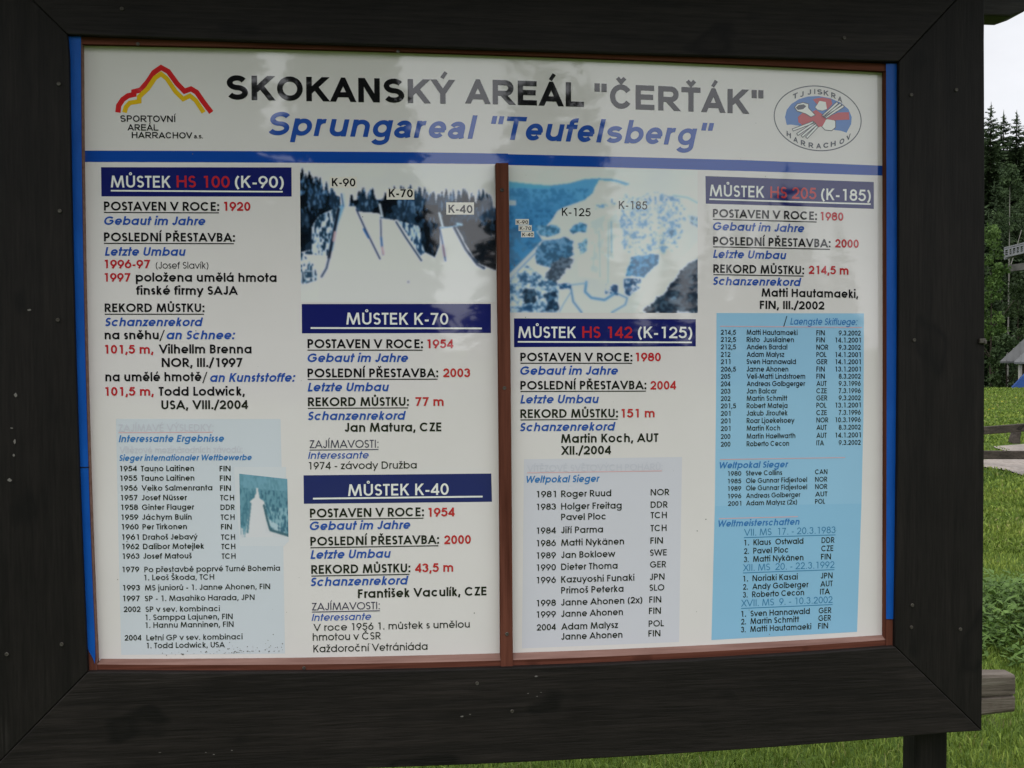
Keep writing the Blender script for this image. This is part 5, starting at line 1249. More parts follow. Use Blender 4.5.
# snow ramps
for p_ in ([(228,238),(300,238),(412,485),(420,560),(170,560),(180,470)], [(310,262),(400,268),(430,290),(490,305),(605,490),(600,560),(415,560),(412,480)], [(695,335),(760,332),(800,390),(880,520),(720,520),(716,490)]):
    over(img, inside(p_, U, V), (205, 208, 217))
over(img, inside([(690,332),(755,332),(790,380),(860,500),(958,540),(958,690),(640,690),(640,480),(668,476),(690,430)], U, V), (203, 208, 218))
over(img, (V > 540)*(U > 130), (203, 206, 216))
halo = lambda pts, w_, c: over(img, np.clip(1.6-dist_line(pts, U, V)/w_, 0, 1), c)
halo([(238,240),(205,330),(185,440)], 9, (120, 170, 205)); halo([(222,252),(200,360),(176,480)], 6, (26, 34, 48)); halo([(176,485),(165,530),(142,570)], 4, (70, 86, 110))
halo([(304,252),(345,345),(412,485)], 2.8, (46, 60, 90)); halo([(338,345),(360,385)], 4, (54, 98, 156)); halo([(416,300),(418,380),(426,465)], 2.6, (70, 84, 110)); halo([(418,385),(422,430)], 4, (70, 110, 160)); halo([(422,430),(428,462)], 4, (186, 160, 168))
halo([(488,310),(530,380),(605,493)], 3, (38, 60, 86)); halo([(690,335),(705,410),(718,493)], 3.2, (60, 88, 130)); halo([(706,420),(714,470)], 4, (140, 120, 138))
halo([(760,335),(815,440),(870,512),(900,528)], 5, (34, 54, 80)); halo([(205,360),(198,400)], 5, (186, 160, 168))
for a, b, w_ in (((248,178),(252,236),4), ((412,228),(424,288),5), ((690,268),(706,332),6)): halo([a, b], w_, (188, 204, 218))
halo([(400,208),(424,206)], 2, (60, 96, 140)); halo([(236,180),(244,236)], 3, (70, 110, 150)); halo([(415,290),(470,296)], 2, (50, 80, 110)); halo([(695,338),(780,326)], 2.5, (110, 160, 195)); halo([(775,318),(795,322)], 6, (150, 190, 214))
halo([(60,545),(100,545),(104,575),(64,580),(60,545)], 2, (190, 200, 210))
over(img, np.hypot(U-543, V-595) < 5, (150, 152, 160))
print_grid('photograph_print', AREA['print_k90'], img, 'photo', L2, labels_of('print_k90', ['lab_K-90', 'lab_K-70', 'lab_K-40']))['label'] = 'photograph of three snowy ski jumps among dark trees'

# aerial photograph
NX, NY = 300, 226
U, V = np.meshgrid((np.arange(NX)+.5)/NX*905+43, (np.arange(NY)+.5)/NY*705+30)
n1 = vnoise(12, 10, NX, NY, 11); n2 = .6*vnoise(70, 56, NX, NY, 12, 3)+.4*vnoise(26, 20, NX, NY, 15, 3); n3 = vnoise(4, 4, NX, NY, 13); n4 = vnoise(28, 22, NX, NY, 14, 3)
img = np.zeros((NY, NX, 3)); img[:] = (200, 209, 220); img += (n3[..., None]-.5)*14
hill = inside([(43,102),(140,112),(235,118),(330,105),(400,84),(470,78),(545,82),(600,96),(618,104),(600,110),(545,92),(470,86),(452,120),(440,150),(400,185),(300,222),(270,240),(240,290),(200,330),(170,340),(200,385),(120,470),(43,545)], U, V)
over(img, hill, (88, 158, 202)); over(img, hill*gt(V, 190+(n1-.5)*120, 50), (70, 138, 186)); over(img, hill*gt(n2, .53, .06)*(V > 130)*.7, (54, 116, 164)); over(img, hill*gt(n2, .60, .05)*(V > 240)*.6, (40, 92, 136)); over(img, hill*(V > 330)*gt(n4, .5, .1)*.6, (74, 112, 144)); over(img, hill*(V < 130+U*.03)*(V > 100)*(U < 240), (92, 170, 210))
over(img, hill*(np.abs(V-205) < 12)*(U < 75), (176, 196, 212))
over(img, dist_line([(200,395),(120,480),(43,560)], U, V) < 9, (190, 202, 214)); over(img, np.abs(dist_line([(200,395),(120,480),(43,560)], U, V)-11) < 2, (90, 140, 176))
def clump(pts, c, dk, th=.45, rag=18):
    du = (n4-.5)*rag*2; dv = (n1-.5)*rag*2
    m_ = inside(pts, U+du, V+dv); over(img, m_, c); over(img, m_*(n2 > th+.07), np.array(c)*.72); over(img, m_*(n2 < th-.02), np.array(c)*.4+np.array(dk)*.6)
clump([(170,310),(270,300),(290,340),(230,360),(180,345)], (88, 150, 190), (150, 190, 214)); clump([(330,325),(370,300),(410,310),(405,345),(345,350)], (80, 146, 190), (140, 186, 214))
clump([(165,430),(210,380),(300,365),(350,385),(348,450),(300,480),(235,520),(170,495)], (78, 130, 170), (130, 172, 202)); clump([(240,500),(300,465),(345,480),(320,520),(270,590),(205,585)], (86, 106, 126), (122, 142, 158))
clump([(620,462),(660,450),(756,452),(750,490),(690,555),(602,550)], (70, 138, 186), (112, 172, 208), .46, 12)
clump([(370,390),(405,370),(410,440),(375,450)], (120, 174, 206), (190, 206, 220))
sp = inside([(575,165),(700,150),(860,160),(885,300),(875,385),(780,452),(690,450),(585,440)], U+(n4-.5)*70, V+(n1-.5)*80); over(img, sp*gt(n2, .53, .08)*.8, (140, 180, 208)); over(img, sp*gt(n2, .60, .05)*.8, (92, 144, 184))
over(img, inside([(450,210),(555,195),(560,225),(455,230)], U, V)*gt(n2, .52), (110, 160, 196)); over(img, inside([(680,160),(830,160),(830,180),(690,185)], U, V)*gt(n2, .52), (90, 140, 180)); clump([(810,335),(845,320),(845,355),(820,365)], (90, 150, 192), (150, 190, 214), .48, 8)
over(img, inside([(430,240),(560,200),(580,440),(620,450),(590,580),(370,560),(365,470),(410,430)], U, V), (203, 211, 221)); over(img, inside([(430,290),(560,230),(572,440),(430,560)], U, V)*gt(n4, .52), (188, 204, 218))
halo = lambda pts, w_, c: over(img, np.clip(1.6-dist_line(pts, U, V)/w_, 0, 1), c)
halo([(528,290),(530,440)], 3, (130, 176, 206)); halo([(470,330),(474,560)], 1.6, (160, 190, 212)); halo([(515,290),(512,590)], 1.8, (150, 186, 210)); halo([(532,178),(532,196)], 2, (80, 130, 170)); halo([(450,400),(440,520)], 1.4, (170, 196, 214))
lb = inside([(43,580),(120,500),(200,560),(270,590),(275,640),(270,733),(43,733)], U, V); over(img, lb, (168, 196, 216)); over(img, lb*gt(n2, .51)*.8, (84, 134, 174)); over(img, lb*gt(n2, .58)*.85, (44, 76, 106)); over(img, lb*(1-gt(n2, .42)), (205, 213, 222))
clump([(110,620),(165,610),(170,680),(120,690)], (44, 66, 86), (80, 120, 150)); clump([(215,640),(260,630),(270,720),(220,725)], (40, 66, 92), (90, 140, 176)); clump([(110,705),(150,700),(150,732),(112,732)], (52, 100, 146), (120, 160, 190))
halo([(408,585),(402,632),(432,662),(495,672),(545,640)], 5, (92, 146, 184)); halo([(300,598),(335,618),(345,680),(385,733)], 4, (96, 140, 172)); halo([(555,640),(605,662),(595,695),(530,733)], 3.4, (104, 150, 180)); halo([(340,625),(300,690),(280,730)], 2, (120, 160, 188)); halo([(330,600),(410,590)], 3, (130, 172, 200))
bl = inside([(590,565),(670,565),(670,610),(625,655),(590,640)], U, V) | inside([(500,595),(560,600),(560,650),(500,640)], U, V) | inside([(275,595),(335,590),(335,615),(280,620)], U, V); over(img, bl*gt(n2, .48), (52, 108, 156)); over(img, bl*gt(n2, .55), (34, 70, 106))
over(img, inside([(640,733),(690,640),(760,560),(870,460),(948,380),(948,460),(880,500),(720,690),(680,733)], U, V), (204, 211, 221)); clump([(900,250),(948,260),(948,310),(915,290)], (150, 190, 216), (180, 200, 218), .5, 10); halo([(830,155),(900,165),(948,190)], 3, (140, 184, 212))
fr = inside([(948,478),(915,488),(880,512),(850,560),(820,585),(790,630),(745,660),(735,690),(700,705),(678,733),(948,733)], U+(n2-.5)*30, V+(n4-.5)*40); over(img, fr, (36, 54, 70)); over(img, fr*gt(n2, .52), (24, 38, 54)); over(img, fr*(1-gt(n2, .43)), (62, 86, 104)); over(img, (np.hypot(U-830, V-668) < 16)*gt(n2, .45), (96, 134, 162))
img = img*.6+soften(img, 3)*.25+soften(img, 9)*.15; print_grid('photograph_print', AREA['print_air'], img, 'photo', L2, labels_of('print_air', ['lab2_K-90', 'lab2_K-70', 'lab2_K-40']))['label'] = 'pale blue aerial photograph of a snowy hillside with jumps'

# small faded photograph
NX, NY = 96, 120
U, V = np.meshgrid((np.arange(NX)+.5)/NX, (np.arange(NY)+.5)/NY)
n1 = vnoise(8, 5, NX, NY, 21); n2 = vnoise(34, 14, NX, NY, 22, 3)
img = np.zeros((NY, NX, 3)); img[:] = (92, 138, 152); img += (n1[..., None]-.5)*36
over(img, gt(n2, .52)*(V > .22), (66, 112, 128)); over(img, gt(n2, .60)*(V > .2)*(U > .42), (56, 96, 116)); over(img, (V < .22)*gt(n2, .5), (104, 150, 166)); over(img, (V > .5)*(U > .6)*(1-gt(n2, .44)), (126, 164, 174))
jx = np.interp(V, [.22, .36, .42, .6, .8, 1], [.012, .05, .15, .19, .24, .30]); jc = np.interp(V, [.2, .4, 1], [.36, .36, .38])
over(img, (np.abs(U-jc+(n2-.5)*.05) < jx)*(V > .2), (196, 200, 200)); over(img, inside([(.55,.62),(.62,.86),(1,1),(.5,1)], U, V), (192, 197, 198)); over(img, inside([(0,.84),(.12,.9),(.1,1),(0,1)], U, V)*gt(n2, .4), (190, 196, 198))
over(img, dist_line([(.50,.48),(.56,.7),(.62,.88),(.98,.97)], U, V) < .022, (62, 96, 108)); over(img, dist_line([(.22,.46),(.17,.75),(.14,.95)], U, V) < .02, (84, 124, 138)); over(img, (V > .93)*(U > .1)*(U < .68), (196, 200, 200)); over(img, inside([(.58,.70),(.8,.8),(.95,.93),(.66,.87)], U, V)*(1-gt(n2, .6)), (160, 186, 192))
print_grid('photograph_print', AREA['print_small'], img, 'photo', L3, None)['label'] = 'small faded teal photograph of a ski jump'

# grime spattered along the foot of the sheet
r_ = np.random.default_rng(77); mb = MB(); xa, za = AREA['panel_k90'][4]; xb, zb_ = AREA['panel_k90'][3]
pts_ = [(xa+(xb-xa)*r_.beta(3, 1.2), za+r_.exponential(.006)-.004) for _ in range(80)]+[(r_.uniform(-.78, .78), r_.uniform(SB[1][1]+.02, SB[0][1]-.02)) for _ in range(46)]
for x, z in pts_:
    rr_ = r_.uniform(.0005, .0015); mb.face([(x+rr_*math.cos(t*1.257)*r_.uniform(.5, 1.3), L5-.0002, z+rr_*math.sin(t*1.257)*r_.uniform(.5, 1.3)) for t in range(5)])
tag(part(mb, 'grime_specks', mat('grime', (.16, .155, .14), .8, .2), sheet, fix=False), kind='stuff')

# ------------------------------------------------------------------ ground, path
def ground_z(x, y):
    x = np.asarray(x, float); y = np.asarray(y, float)
    d = (x-CAM_LOC[0])*math.sin(.5)+(y-CAM_LOC[1])*math.cos(.5)       # distance towards the valley side seen right of the board
    far = np.clip(d-44, 0, None)
    z = np.where(far < 22, -0.16*far*np.clip(far/8, 0, 1), -3.52)
    up = np.clip(d-72, 0, 55)
    z = z+np.where(d > 72, up*.30*np.clip(up/25, 0, 1), 0)
    z = z+.10*np.sin(x*.13+1)*np.sin(y*.11)*np.clip((d-20)/10, 0, 1)
    return z

gm = mat('meadow_ground', (.05, .09, .02), 0.9, 0.1)
f1 = noise(gm, .35, 5, .6); f2 = noise(gm, 7.0, 5, .7); f3 = noise(gm, 55.0, 3, .7)
c = ramp(gm, f1, [(.35, (.062, .112, .018)), (.65, (.10, .150, .032))])
c = mixc(gm, 1.0, c, ramp(gm, f2, [(.3, (.62, .66, .6)), (.7, (1.3, 1.25, 1.2))]), 'MULTIPLY')
c = mixc(gm, 1.0, c, ramp(gm, f3, [(.3, (.5, .5, .5)), (.7, (1.4, 1.4, 1.4))]), 'MULTIPLY')
c = mixc(gm, ramp(gm, noise(gm, 3.1, 4), [(.62, (0, 0, 0)), (.74, (.6, .6, .6))]), c, (.10, .085, .04))
n_, l_, b_ = nodes(gm)
t_ = n_.new('ShaderNodeTexCoord'); dp = n_.new('ShaderNodeVectorMath'); dp.operation = 'DOT_PRODUCT'; dp.inputs[1].default_value = (math.sin(.5), math.cos(.5), 0)
l_.new(t_.outputs['Object'], dp.inputs[0])
mp_ = n_.new('ShaderNodeMapRange'); mp_.inputs['From Min'].default_value = 60; mp_.inputs['From Max'].default_value = 68
l_.new(dp.outputs['Value'], mp_.inputs['Value'])
c = mixc(gm, mp_.outputs['Result'], c, (.022, .024, .012))            # needle litter under the forest
setc(gm, c); bump(gm, f3, .6, .03)
M['meadow'] = gm
def axis(lo, hi, fine_lo, fine_hi, st, fs):
    a = list(np.arange(lo, fine_lo, st))+list(np.arange(fine_lo, fine_hi, fs))+list(np.arange(fine_hi, hi+st, st)); return np.array(a)
gx = axis(-700, 700, -60, 120, 20, 3.0); gy = axis(-700, 900, -20, 140, 20, 3.0)
GX, GY = np.meshgrid(gx, gy); GZ = ground_z(GX, GY)
mb = MB(); mb.grid([[(GX[i, j], GY[i, j], GZ[i, j]) for j in range(len(gx))] for i in range(len(gy))])
tag(mb.build('meadow', M['meadow'], smooth=True, fix=False), kind='structure')

def at(px, py, z=0.0):
    """where the sight line of a measured point meets the level z"""
    v = Vector(CAM_FWD)*FOCAL_PX+Vector(CAM_RIGHT)*(px-512)-Vector(CAM_UP)*(py-384)
    k = (z-CAM_LOC[2])/v.z
    return (CAM_LOC[0]+v.x*k, CAM_LOC[1]+v.y*k, z)
pm = mat('gravel_path', (.30, .26, .23), .9, .2)
c = ramp(pm, noise(pm, 18, 5, .7), [(.3, (.20, .17, .15)), (.7, (.40, .36, .33))])
c = mixc(pm, 1.0, c, ramp(pm, noise(pm, 1.3, 4), [(.35, (.75, .75, .75)), (.65, (1.15, 1.13, 1.1))]), 'MULTIPLY')
setc(pm, c); bump(pm, noise(pm, 30, 4), .6, .02)
mb = MB(); mb.face([at(*p, .02) for p in [(940, 455), (985, 459.5), (1000, 458), (1010, 452), (996, 447.8), (993, 446.3), (1010, 445), (1024, 444), (1075, 442), (1130, 462), (1075, 488), (1024, 475.5), (1010, 471), (1000, 469), (985, 466.8), (940, 464)]])
tag(mb.build('gravel_path', pm), kind='structure')

# ------------------------------------------------------------------ grass
def blades_mesh(P, Hs, Wd, lean, name, material, seed, kind='stuff'):
    r = np.random.default_rng(seed); n = len(P)
    a = r.uniform(0, 2*math.pi, n); la = r.uniform(0, 2*math.pi, n); ll = r.uniform(.1, lean, n)*Hs
    dx, dy = np.cos(a)*Wd/2, np.sin(a)*Wd/2; lx, ly = np.cos(la)*ll, np.sin(la)*ll
    V_ = np.zeros((n, 5, 3))
    V_[:, 0] = np.stack([P[:, 0]-dx, P[:, 1]-dy, P[:, 2]-.01], 1); V_[:, 1] = np.stack([P[:, 0]+dx, P[:, 1]+dy, P[:, 2]-.01], 1)
    V_[:, 2] = np.stack([P[:, 0]+dx*.8+lx*.4, P[:, 1]+dy*.8+ly*.4, P[:, 2]+Hs*.6], 1); V_[:, 3] = np.stack([P[:, 0]-dx*.8+lx*.4, P[:, 1]-dy*.8+ly*.4, P[:, 2]+Hs*.6], 1)
    V_[:, 4] = np.stack([P[:, 0]+lx, P[:, 1]+ly, P[:, 2]+Hs*np.sqrt(np.clip(1-(ll/Hs)**2*.5, .2, 1))], 1)
    me = bpy.data.meshes.new(name); me.vertices.add(5*n); me.vertices.foreach_set('co', V_.ravel())
    b = np.arange(n)*5
    lp = np.stack([b, b+1, b+2, b+3, b+3, b+2, b+4], 1).ravel()
    ls = np.stack([np.arange(n)*7, np.arange(n)*7+4], 1).ravel()
    me.loops.add(7*n); me.loops.foreach_set('vertex_index', lp.astype(np.int32)); me.polygons.add(2*n); me.polygons.foreach_set('loop_start', ls.astype(np.int32))
    tone = np.repeat(r.random(n), 7); cc = np.ones((7*n, 4)); cc[:, :3] = tone[:, None]
    at_ = me.color_attributes.new('tone', 'FLOAT_COLOR', 'CORNER'); at_.data.foreach_set('color', cc.ravel())
    me.materials.append(material); me.update(calc_edges=True)
    o = bpy.data.objects.new(name, me); col.objects.link(o)
    return tag(o, kind=kind)
def leaf_mat(name, lo, hi, patch=None, rough=.6, trans=.25, straw=None):
    m = mat(name, lo, rough, .2); n, l, b = nodes(m)
    a = n.new('ShaderNodeAttribute'); a.attribute_name = 'tone'
    c = ramp(m, a.outputs['Fac'], [(0, lo), (.8, hi), (.93, tuple(v*1.25 for v in hi)), (1, straw or tuple(v*1.25 for v in hi))])
    if patch: c = mixc(m, 1.0, c, ramp(m, noise(m, patch, 4), [(.33, (.66, .76, .66)), (.67, (1.28, 1.15, 1.1))]), 'MULTIPLY')
    setc(m, c)
    t = n.new('ShaderNodeBsdfTranslucent'); l.new(c, t.inputs['Color'])
    x = n.new('ShaderNodeMixShader'); x.inputs['Fac'].default_value = trans
    out = n['Material Output']; l.new(b.outputs['BSDF'], x.inputs[1]); l.new(t.outputs['BSDF'], x.inputs[2]); l.new(x.outputs['Shader'], out.inputs['Surface'])
    return m
M['grass'] = leaf_mat('grass_blades', (.068, .118, .015), (.215, .300, .056), 1.1, straw=(.26, .235, .11))
def scatter(n, x0, x1, y0, y1, seed):
    r = np.random.default_rng(seed); p = np.stack([r.uniform(x0, x1, n), r.uniform(y0, y1, n)], 1)
    return np.c_[p, ground_z(p[:, 0], p[:, 1])]
P1 = scatter(60000, -1.6, 3.2, 1.2, 3.6, 1)
P2 = scatter(90000, 1.4, 6.5, 3.0, 10.5, 2)
ax = at(1004, 480)
k2 = np.abs(np.arctan2(P2[:, 0]-CAM_LOC[0], P2[:, 1]-CAM_LOC[1])-math.radians(31.5)) < np.abs(np.random.default_rng(6).normal(0, math.radians(9), len(P2)))+math.radians(2)
P2 = P2[k2]
r_ = np.random.default_rng(3); bb = math.radians(31.5)+r_.uniform(-.16, .16, 70000); dd = 9+36*r_.random(70000)**1.4
P3 = np.stack([CAM_LOC[0]+dd*np.sin(bb), CAM_LOC[1]+dd*np.cos(bb)], 1); P3 = np.c_[P3, ground_z(P3[:, 0], P3[:, 1])]
pp = np.array([at(*p)[:2] for p in [(940, 455), (985, 459), (1000, 457.5), (1010, 451), (993, 446), (1024, 443.5), (1130, 441), (1130, 490), (1024, 476), (1000, 469.5), (985, 467.2), (940, 464.5)]])
keep = ~inside([tuple(p) for p in pp], P3[:, 0], P3[:, 1]); P3 = P3[keep]; dd = dd[keep]
rg = np.random.default_rng(12); n4_ = 70000
P4 = np.stack([rg.normal(1.5, 4.0, n4_), 1.0+np.abs(rg.normal(0, 5.5, n4_))], 1); P4 = P4[~inside([tuple(p) for p in pp], P4[:, 0], P4[:, 1])]; P4 = np.c_[P4, ground_z(P4[:, 0], P4[:, 1])]
P_ = np.vstack([P1, P2, P3, P4]); hs = np.concatenate([r_.uniform(.018, .050, len(P1)), r_.uniform(.015, .050, len(P2)), r_.uniform(.02, .06, len(P3)), r_.uniform(.015, .05, len(P4))])
ws = np.concatenate([r_.uniform(.003, .006, len(P1)), r_.uniform(.0035, .008, len(P2)), .006+.0011*dd, r_.uniform(.005, .010, len(P4))])
blades_mesh(P_, hs, ws, 1.1, 'grass', M['grass'], 4)

# leafy weeds beside the timber rail
M['weed'] = leaf_mat('weed_leaves', (.050, .098, .020), (.135, .225, .052), None, .55)
def weed_patch(cx, cy, rx, ry, n, hmax, seed, name='broadleaf_weeds'):
    r = np.random.default_rng(seed); mbx = MB(); tones = []
    for i in range(n):
        a = r.uniform(0, 6.28); q_ = math.sqrt(r.random()); x, y = cx+rx*q_*math.cos(a), cy+ry*q_*math.sin(a)
        hh = hmax*(1-.6*q_)*r.uniform(.45, 1.0)
        t0 = r.random()
        for k in range(r.integers(3, 7)):
            b = r.uniform(0, 6.28); L = r.uniform(.035, .08); wd = L*r.uniform(.28, .45); z = hh*r.uniform(.35, 1); tilt = r.uniform(-.3, .9)
            d = Vector((math.cos(b), math.sin(b), 0)); s_ = Vector((-d.y, d.x, 0)); o_ = Vector((x, y, z))
            up = Vector((0, 0, tilt)); e = o_+(d+up)*L
            m1 = o_+(d+up)*L*.4+Vector((0, 0, .008)); m2 = o_+(d+up)*L*.75
            mbx.face([o_, m1+s_*wd*.5, m1]); mbx.face([o_, m1, m1-s_*wd*.5]); mbx.face([m1, m1+s_*wd*.5, m2+s_*wd*.35, e]); mbx.face([m1, e, m2-s_*wd*.35, m1-s_*wd*.5])
            tones += [t0*.6+r.random()*.4]*14
        mbx.face([(x-.003, y, 0), (x+.003, y, 0), (x, y, hh)]); tones += [.2]*3
    o = mbx.build(name, M['weed'], fix=False)
    cc = np.ones((len(tones), 4)); cc[:, :3] = np.array(tones)[:, None]
    at_ = o.data.color_attributes.new('tone', 'FLOAT_COLOR', 'CORNER'); at_.data.foreach_set('color', cc.ravel())
    return tag(o, kind='stuff')
w0 = at(1022, 634)
weed_patch(w0[0]+.1, w0[1]+.25, .55, .75, 640, .30, 8)
w1 = at(995, 655)
weed_patch(w1[0], w1[1], .22, .25, 40, .10, 9, 'low_weeds')
# yellow wildflowers in the meadow
M['petal'] = mat('yellow_petals', (.55, .42, .03), .6, .2)
mb = MB()
for px, py in ((993, 409), (989, 410), (1002, 402), (1016, 398), (1006, 594)):
    x, y, z = at(px, py, .07); r0 = .008+.0008*y
    mb.face([(x+r0*math.cos(t*1.047), y+r0*math.sin(t*1.047)*.9, .08+(.012 if t % 2 else 0)) for t in range(6)])
tag(mb.build('wildflower_heads', M['petal']), kind='stuff')

# ------------------------------------------------------------------ weathered timber rail behind the board
wm = mat('weathered_grey_timber', (.2, .18, .15), .8, .15)
fi = noise(wm, 3.0, 6, .65, stretch=(1.2, 24, 24), dist=.5)
c = ramp(wm, fi, [(.28, (.045, .036, .030)), (.5, (.145, .120, .098)), (.75, (.26, .225, .19))])
c = mixc(wm, ramp(wm, noise(wm, 6, 5, .7), [(.5, (0, 0, 0)), (.68, (.8, .8, .8))]), c, (.075, .045, .032))
c = mixc(wm, ramp(wm, noise(wm, 16, 4, .7), [(.66, (0, 0, 0)), (.72, (1, 1, 1))]), c, (.36, .25, .03))
setc(wm, c); bump(wm, fi, .8, .006)
M['timber'] = wm
rail = tag(empty('timber_rail', (*ground_point(800, 3.3), 0)), 'weathered grey squared timber rail with lichen sticking out behind the board', 'rail')
xr, yr_ = ground_point(1019.5, 3.2)
def own(mb, name, m_, root, **k):
    o = mb.build(name, m_, None, **k); o.parent = root
    o.matrix_parent_inverse = Matrix.Translation(-root.location)
    return o
mb = MB()
zt, zb = 1.6-(677.0-348)/1050*3.2, 1.6-(719.5-348)/1050*3.2
segs = 26; rows = []
for i in range(segs+1):
    t = i/segs; x = xr-2.9*(1-t); e = random.uniform(-.0025, .0025); y0 = yr_-.010*(1-t)+random.uniform(-.002, .002)
    zq = zt-.002*math.sin(t*9); zl = zb+.003*math.sin(t*7+1)
    if i == segs: y0 += .004; zq -= .005; zl += .006
    zc = zl+(zq-zl)*.45
    rows.append([(x, y0+.006, zl), (x, y0, zl+.008), (x, y0+e, zc-.006), (x, y0+.010, zc-.002), (x, y0+.010, zc+.001), (x, y0+e, zc+.005), (x, y0, zq-.008), (x, y0+.006, zq), (x, y0+.058, zq+e), (x, y0+.066, zq-.01), (x, y0+.066, zl+.01), (x, y0+.058, zl)])
mb.grid(rows, closed=True); mb.face(rows[0]); mb.face(rows[-1][::-1])
own(mb, 'timber', M['timber'], rail)
for px in (931, 300):
    x, y = ground_point(px, 3.26)
    mb = MB(); mb.box((x-.03, y-.045, -.2), (x+.03, y+.005, zb-.002)); own(mb, 'post', M['timber'], rail, bevel=.006)

# ------------------------------------------------------------------ low meadow fence
fm_ = stained_wood('brown_fence_wood', 'x', (.030, .025, .021), (.085, .070, .060), 1.0, .15); M['fence'] = fm_
fence = tag(empty('meadow_fence', (*ground_point(1000, 13), 0)), 'low dark brown two rail timber fence along the gravel path', 'fence')
def pt(px, py, d):
    x, y = ground_point(px, d); return (x, y, 1.6-(py-348)/1050*d)
mb = MB(); mb.bar(pt(915, 436, 13.2), pt(1130, 420, 12.8), .05, .098); own(mb, 'rail', M['fence'], fence, bevel=.008)
mb = MB(); mb.bar(pt(915, 454.8, 13.2), pt(1130, 456.2, 12.8), .05, .105); own(mb, 'rail', M['fence'], fence, bevel=.008)
for px, d in ((948, 13.24), (1078, 13.0)):
    x, y = ground_point(px, d); mb = MB(); mb.box((x-.05, y+.03, -.2), (x+.05, y+.12, .66)); own(mb, 'post', M['fence'], fence, bevel=.008)
x, y = ground_point(1016.5, 17.5)
mb = MB(); mb.tube([(x-.03, y, -.02), (x-.02, y, .09), (x+.01, y, .20), (x+.0, y, .30)], [.10, .085, .075, .07], 10); tag(mb.build('tree_stump', M['fence'], smooth=False), 'short dark leaning stump at the far edge of the gravel path', 'stump')

# ------------------------------------------------------------------ trees
M['bark'] = mat('spruce_bark', (.045, .036, .028), .9, .1)
M['pale_bark'] = mat('pale_bark', (.22, .21, .19), .8, .1)
M['needle'] = leaf_mat('spruce_needles', (.018, .034, .014), (.052, .082, .034), None, .7, .12)
M['needle2'] = leaf_mat('lighter_needles', (.022, .044, .018), (.060, .095, .038), None, .7, .15)
M['leaf'] = leaf_mat('deciduous_leaves', (.035, .075, .016), (.10, .17, .040), None, .6, .25)
M['leaf2'] = leaf_mat('dull_leaves', (.024, .048, .016), (.060, .095, .034), None, .6, .2)

def spruce_tris(H, R, seed, dens=1.0, droop=.35, sparse=0.0):
    """a spruce: whorls of drooping boughs, every bough a fan of ragged needle sprays; returns (n,3,3) triangles and tones"""
    r = np.random.default_rng(seed); T_ = []; tone = []
    nw = int(44*dens); z = .06*H
    for i in range(nw):
        f_ = i/(nw-1); z = H*(.05+.94*min(1, max(0, f_+r.uniform(-.4, .4)/nw))**.92); L0 = R*(1-f_)**.85*(1-.25*max(0, .15-f_)/.15)+.12
        nb = int(r.integers(6, 9)) if f_ < .85 else 6; zj = H*.6/nw
        a0 = r.uniform(0, 6.28)
        for b in range(nb):
            if r.random() < sparse: continue
            L = L0*r.uniform(.62, 1.12); a = a0+b*6.283/nb+r.uniform(-.25, .25); dr = droop*r.uniform(.6, 1.5)*(1-f_*.9); zb_ = r.uniform(-zj, zj)
            d = np.array([math.cos(a), math.sin(a), 0]); s_ = np.array([-d[1], d[0], 0]); t0 = r.uniform(.1, .9)
            ns = max(6, int(14*dens**.5*(L/R)**.5+3))
            for k in range(ns):
                u = (k+r.uniform(.2, .9))/ns; p = d*L*u+np.array([0, 0, z+zb_-dr*L*u*u+(.12 if f_ < .7 else .12+1.3*(f_-.7))*L*u])
                wl_ = (L*.34*(1-u*.55)+.10*(1-.6*f_))*r.uniform(.7, 1.3); sg = -1 if k % 2 else 1
                e1 = p+d*wl_*.8+s_*sg*wl_*.7+np.array([0, 0, -r.uniform(.2, .9)*wl_]); e2 = p+d*wl_*.15+s_*sg*wl_*.95*r.uniform(.5, 1)+np.array([0, 0, -r.uniform(.4, 1.2)*wl_])
                T_.append([p-d*wl_*.3+np.array([0, 0, .05*wl_]), e1, e2]); tone.append(min(1, t0*.6+.4*r.random()))
                q_ = p+d*wl_*.9+np.array([0, 0, -.25*wl_*r.random()]); T_.append([p-s_*wl_*.4, p+s_*wl_*.4, q_]); tone.append(min(1, t0*.6+.45*r.random()))
    top = np.array([0, 0, H*1.02])
    for k in range(8):
        a = k*.785; T_.append([top, np.array([.09*math.cos(a), .09*math.sin(a), H*.955]), np.array([.09*math.cos(a+.8), .09*math.sin(a+.8), H*.95])]); tone.append(.4)
    return np.array(T_), np.array(tone)
def crown_tris(H, base, R, seed, n=2600, leaf=.28):
    """a broadleaf crown: clustered leaf clumps inside a lumpy volume"""
    r = np.random.default_rng(seed); T_ = []; tone = []
    cl = []
    for i in range(34):
        f_ = r.random(); z = base+(H-base)*f_; rad = R*math.sin(math.pi*min(.97, .16+.84*f_))**.7*r.uniform(.35, 1); a = r.uniform(0, 6.28)
        cl.append((rad*math.cos(a), rad*math.sin(a), z, R*r.uniform(.22, .42), r.random()))
    for i in range(n):
        c_ = cl[r.integers(len(cl))]; v = r.normal(size=3); v = v/np.linalg.norm(v)*c_[3]*r.uniform(.55, 1.05); p = np.array(c_[:3])+v*np.array([1, 1, .8])
        d1 = r.normal(size=3); d1 /= np.linalg.norm(d1); d2 = np.cross(d1, r.normal(size=3)); d2 /= np.linalg.norm(d2)
        s_ = leaf*r.uniform(.6, 1.3)
        T_.append([p, p+d1*s_, p+d1*s_*.4+d2*s_*.6]); tone.append(min(1, .6*c_[4]+.4*r.random()))
    return np.array(T_), np.array(tone)
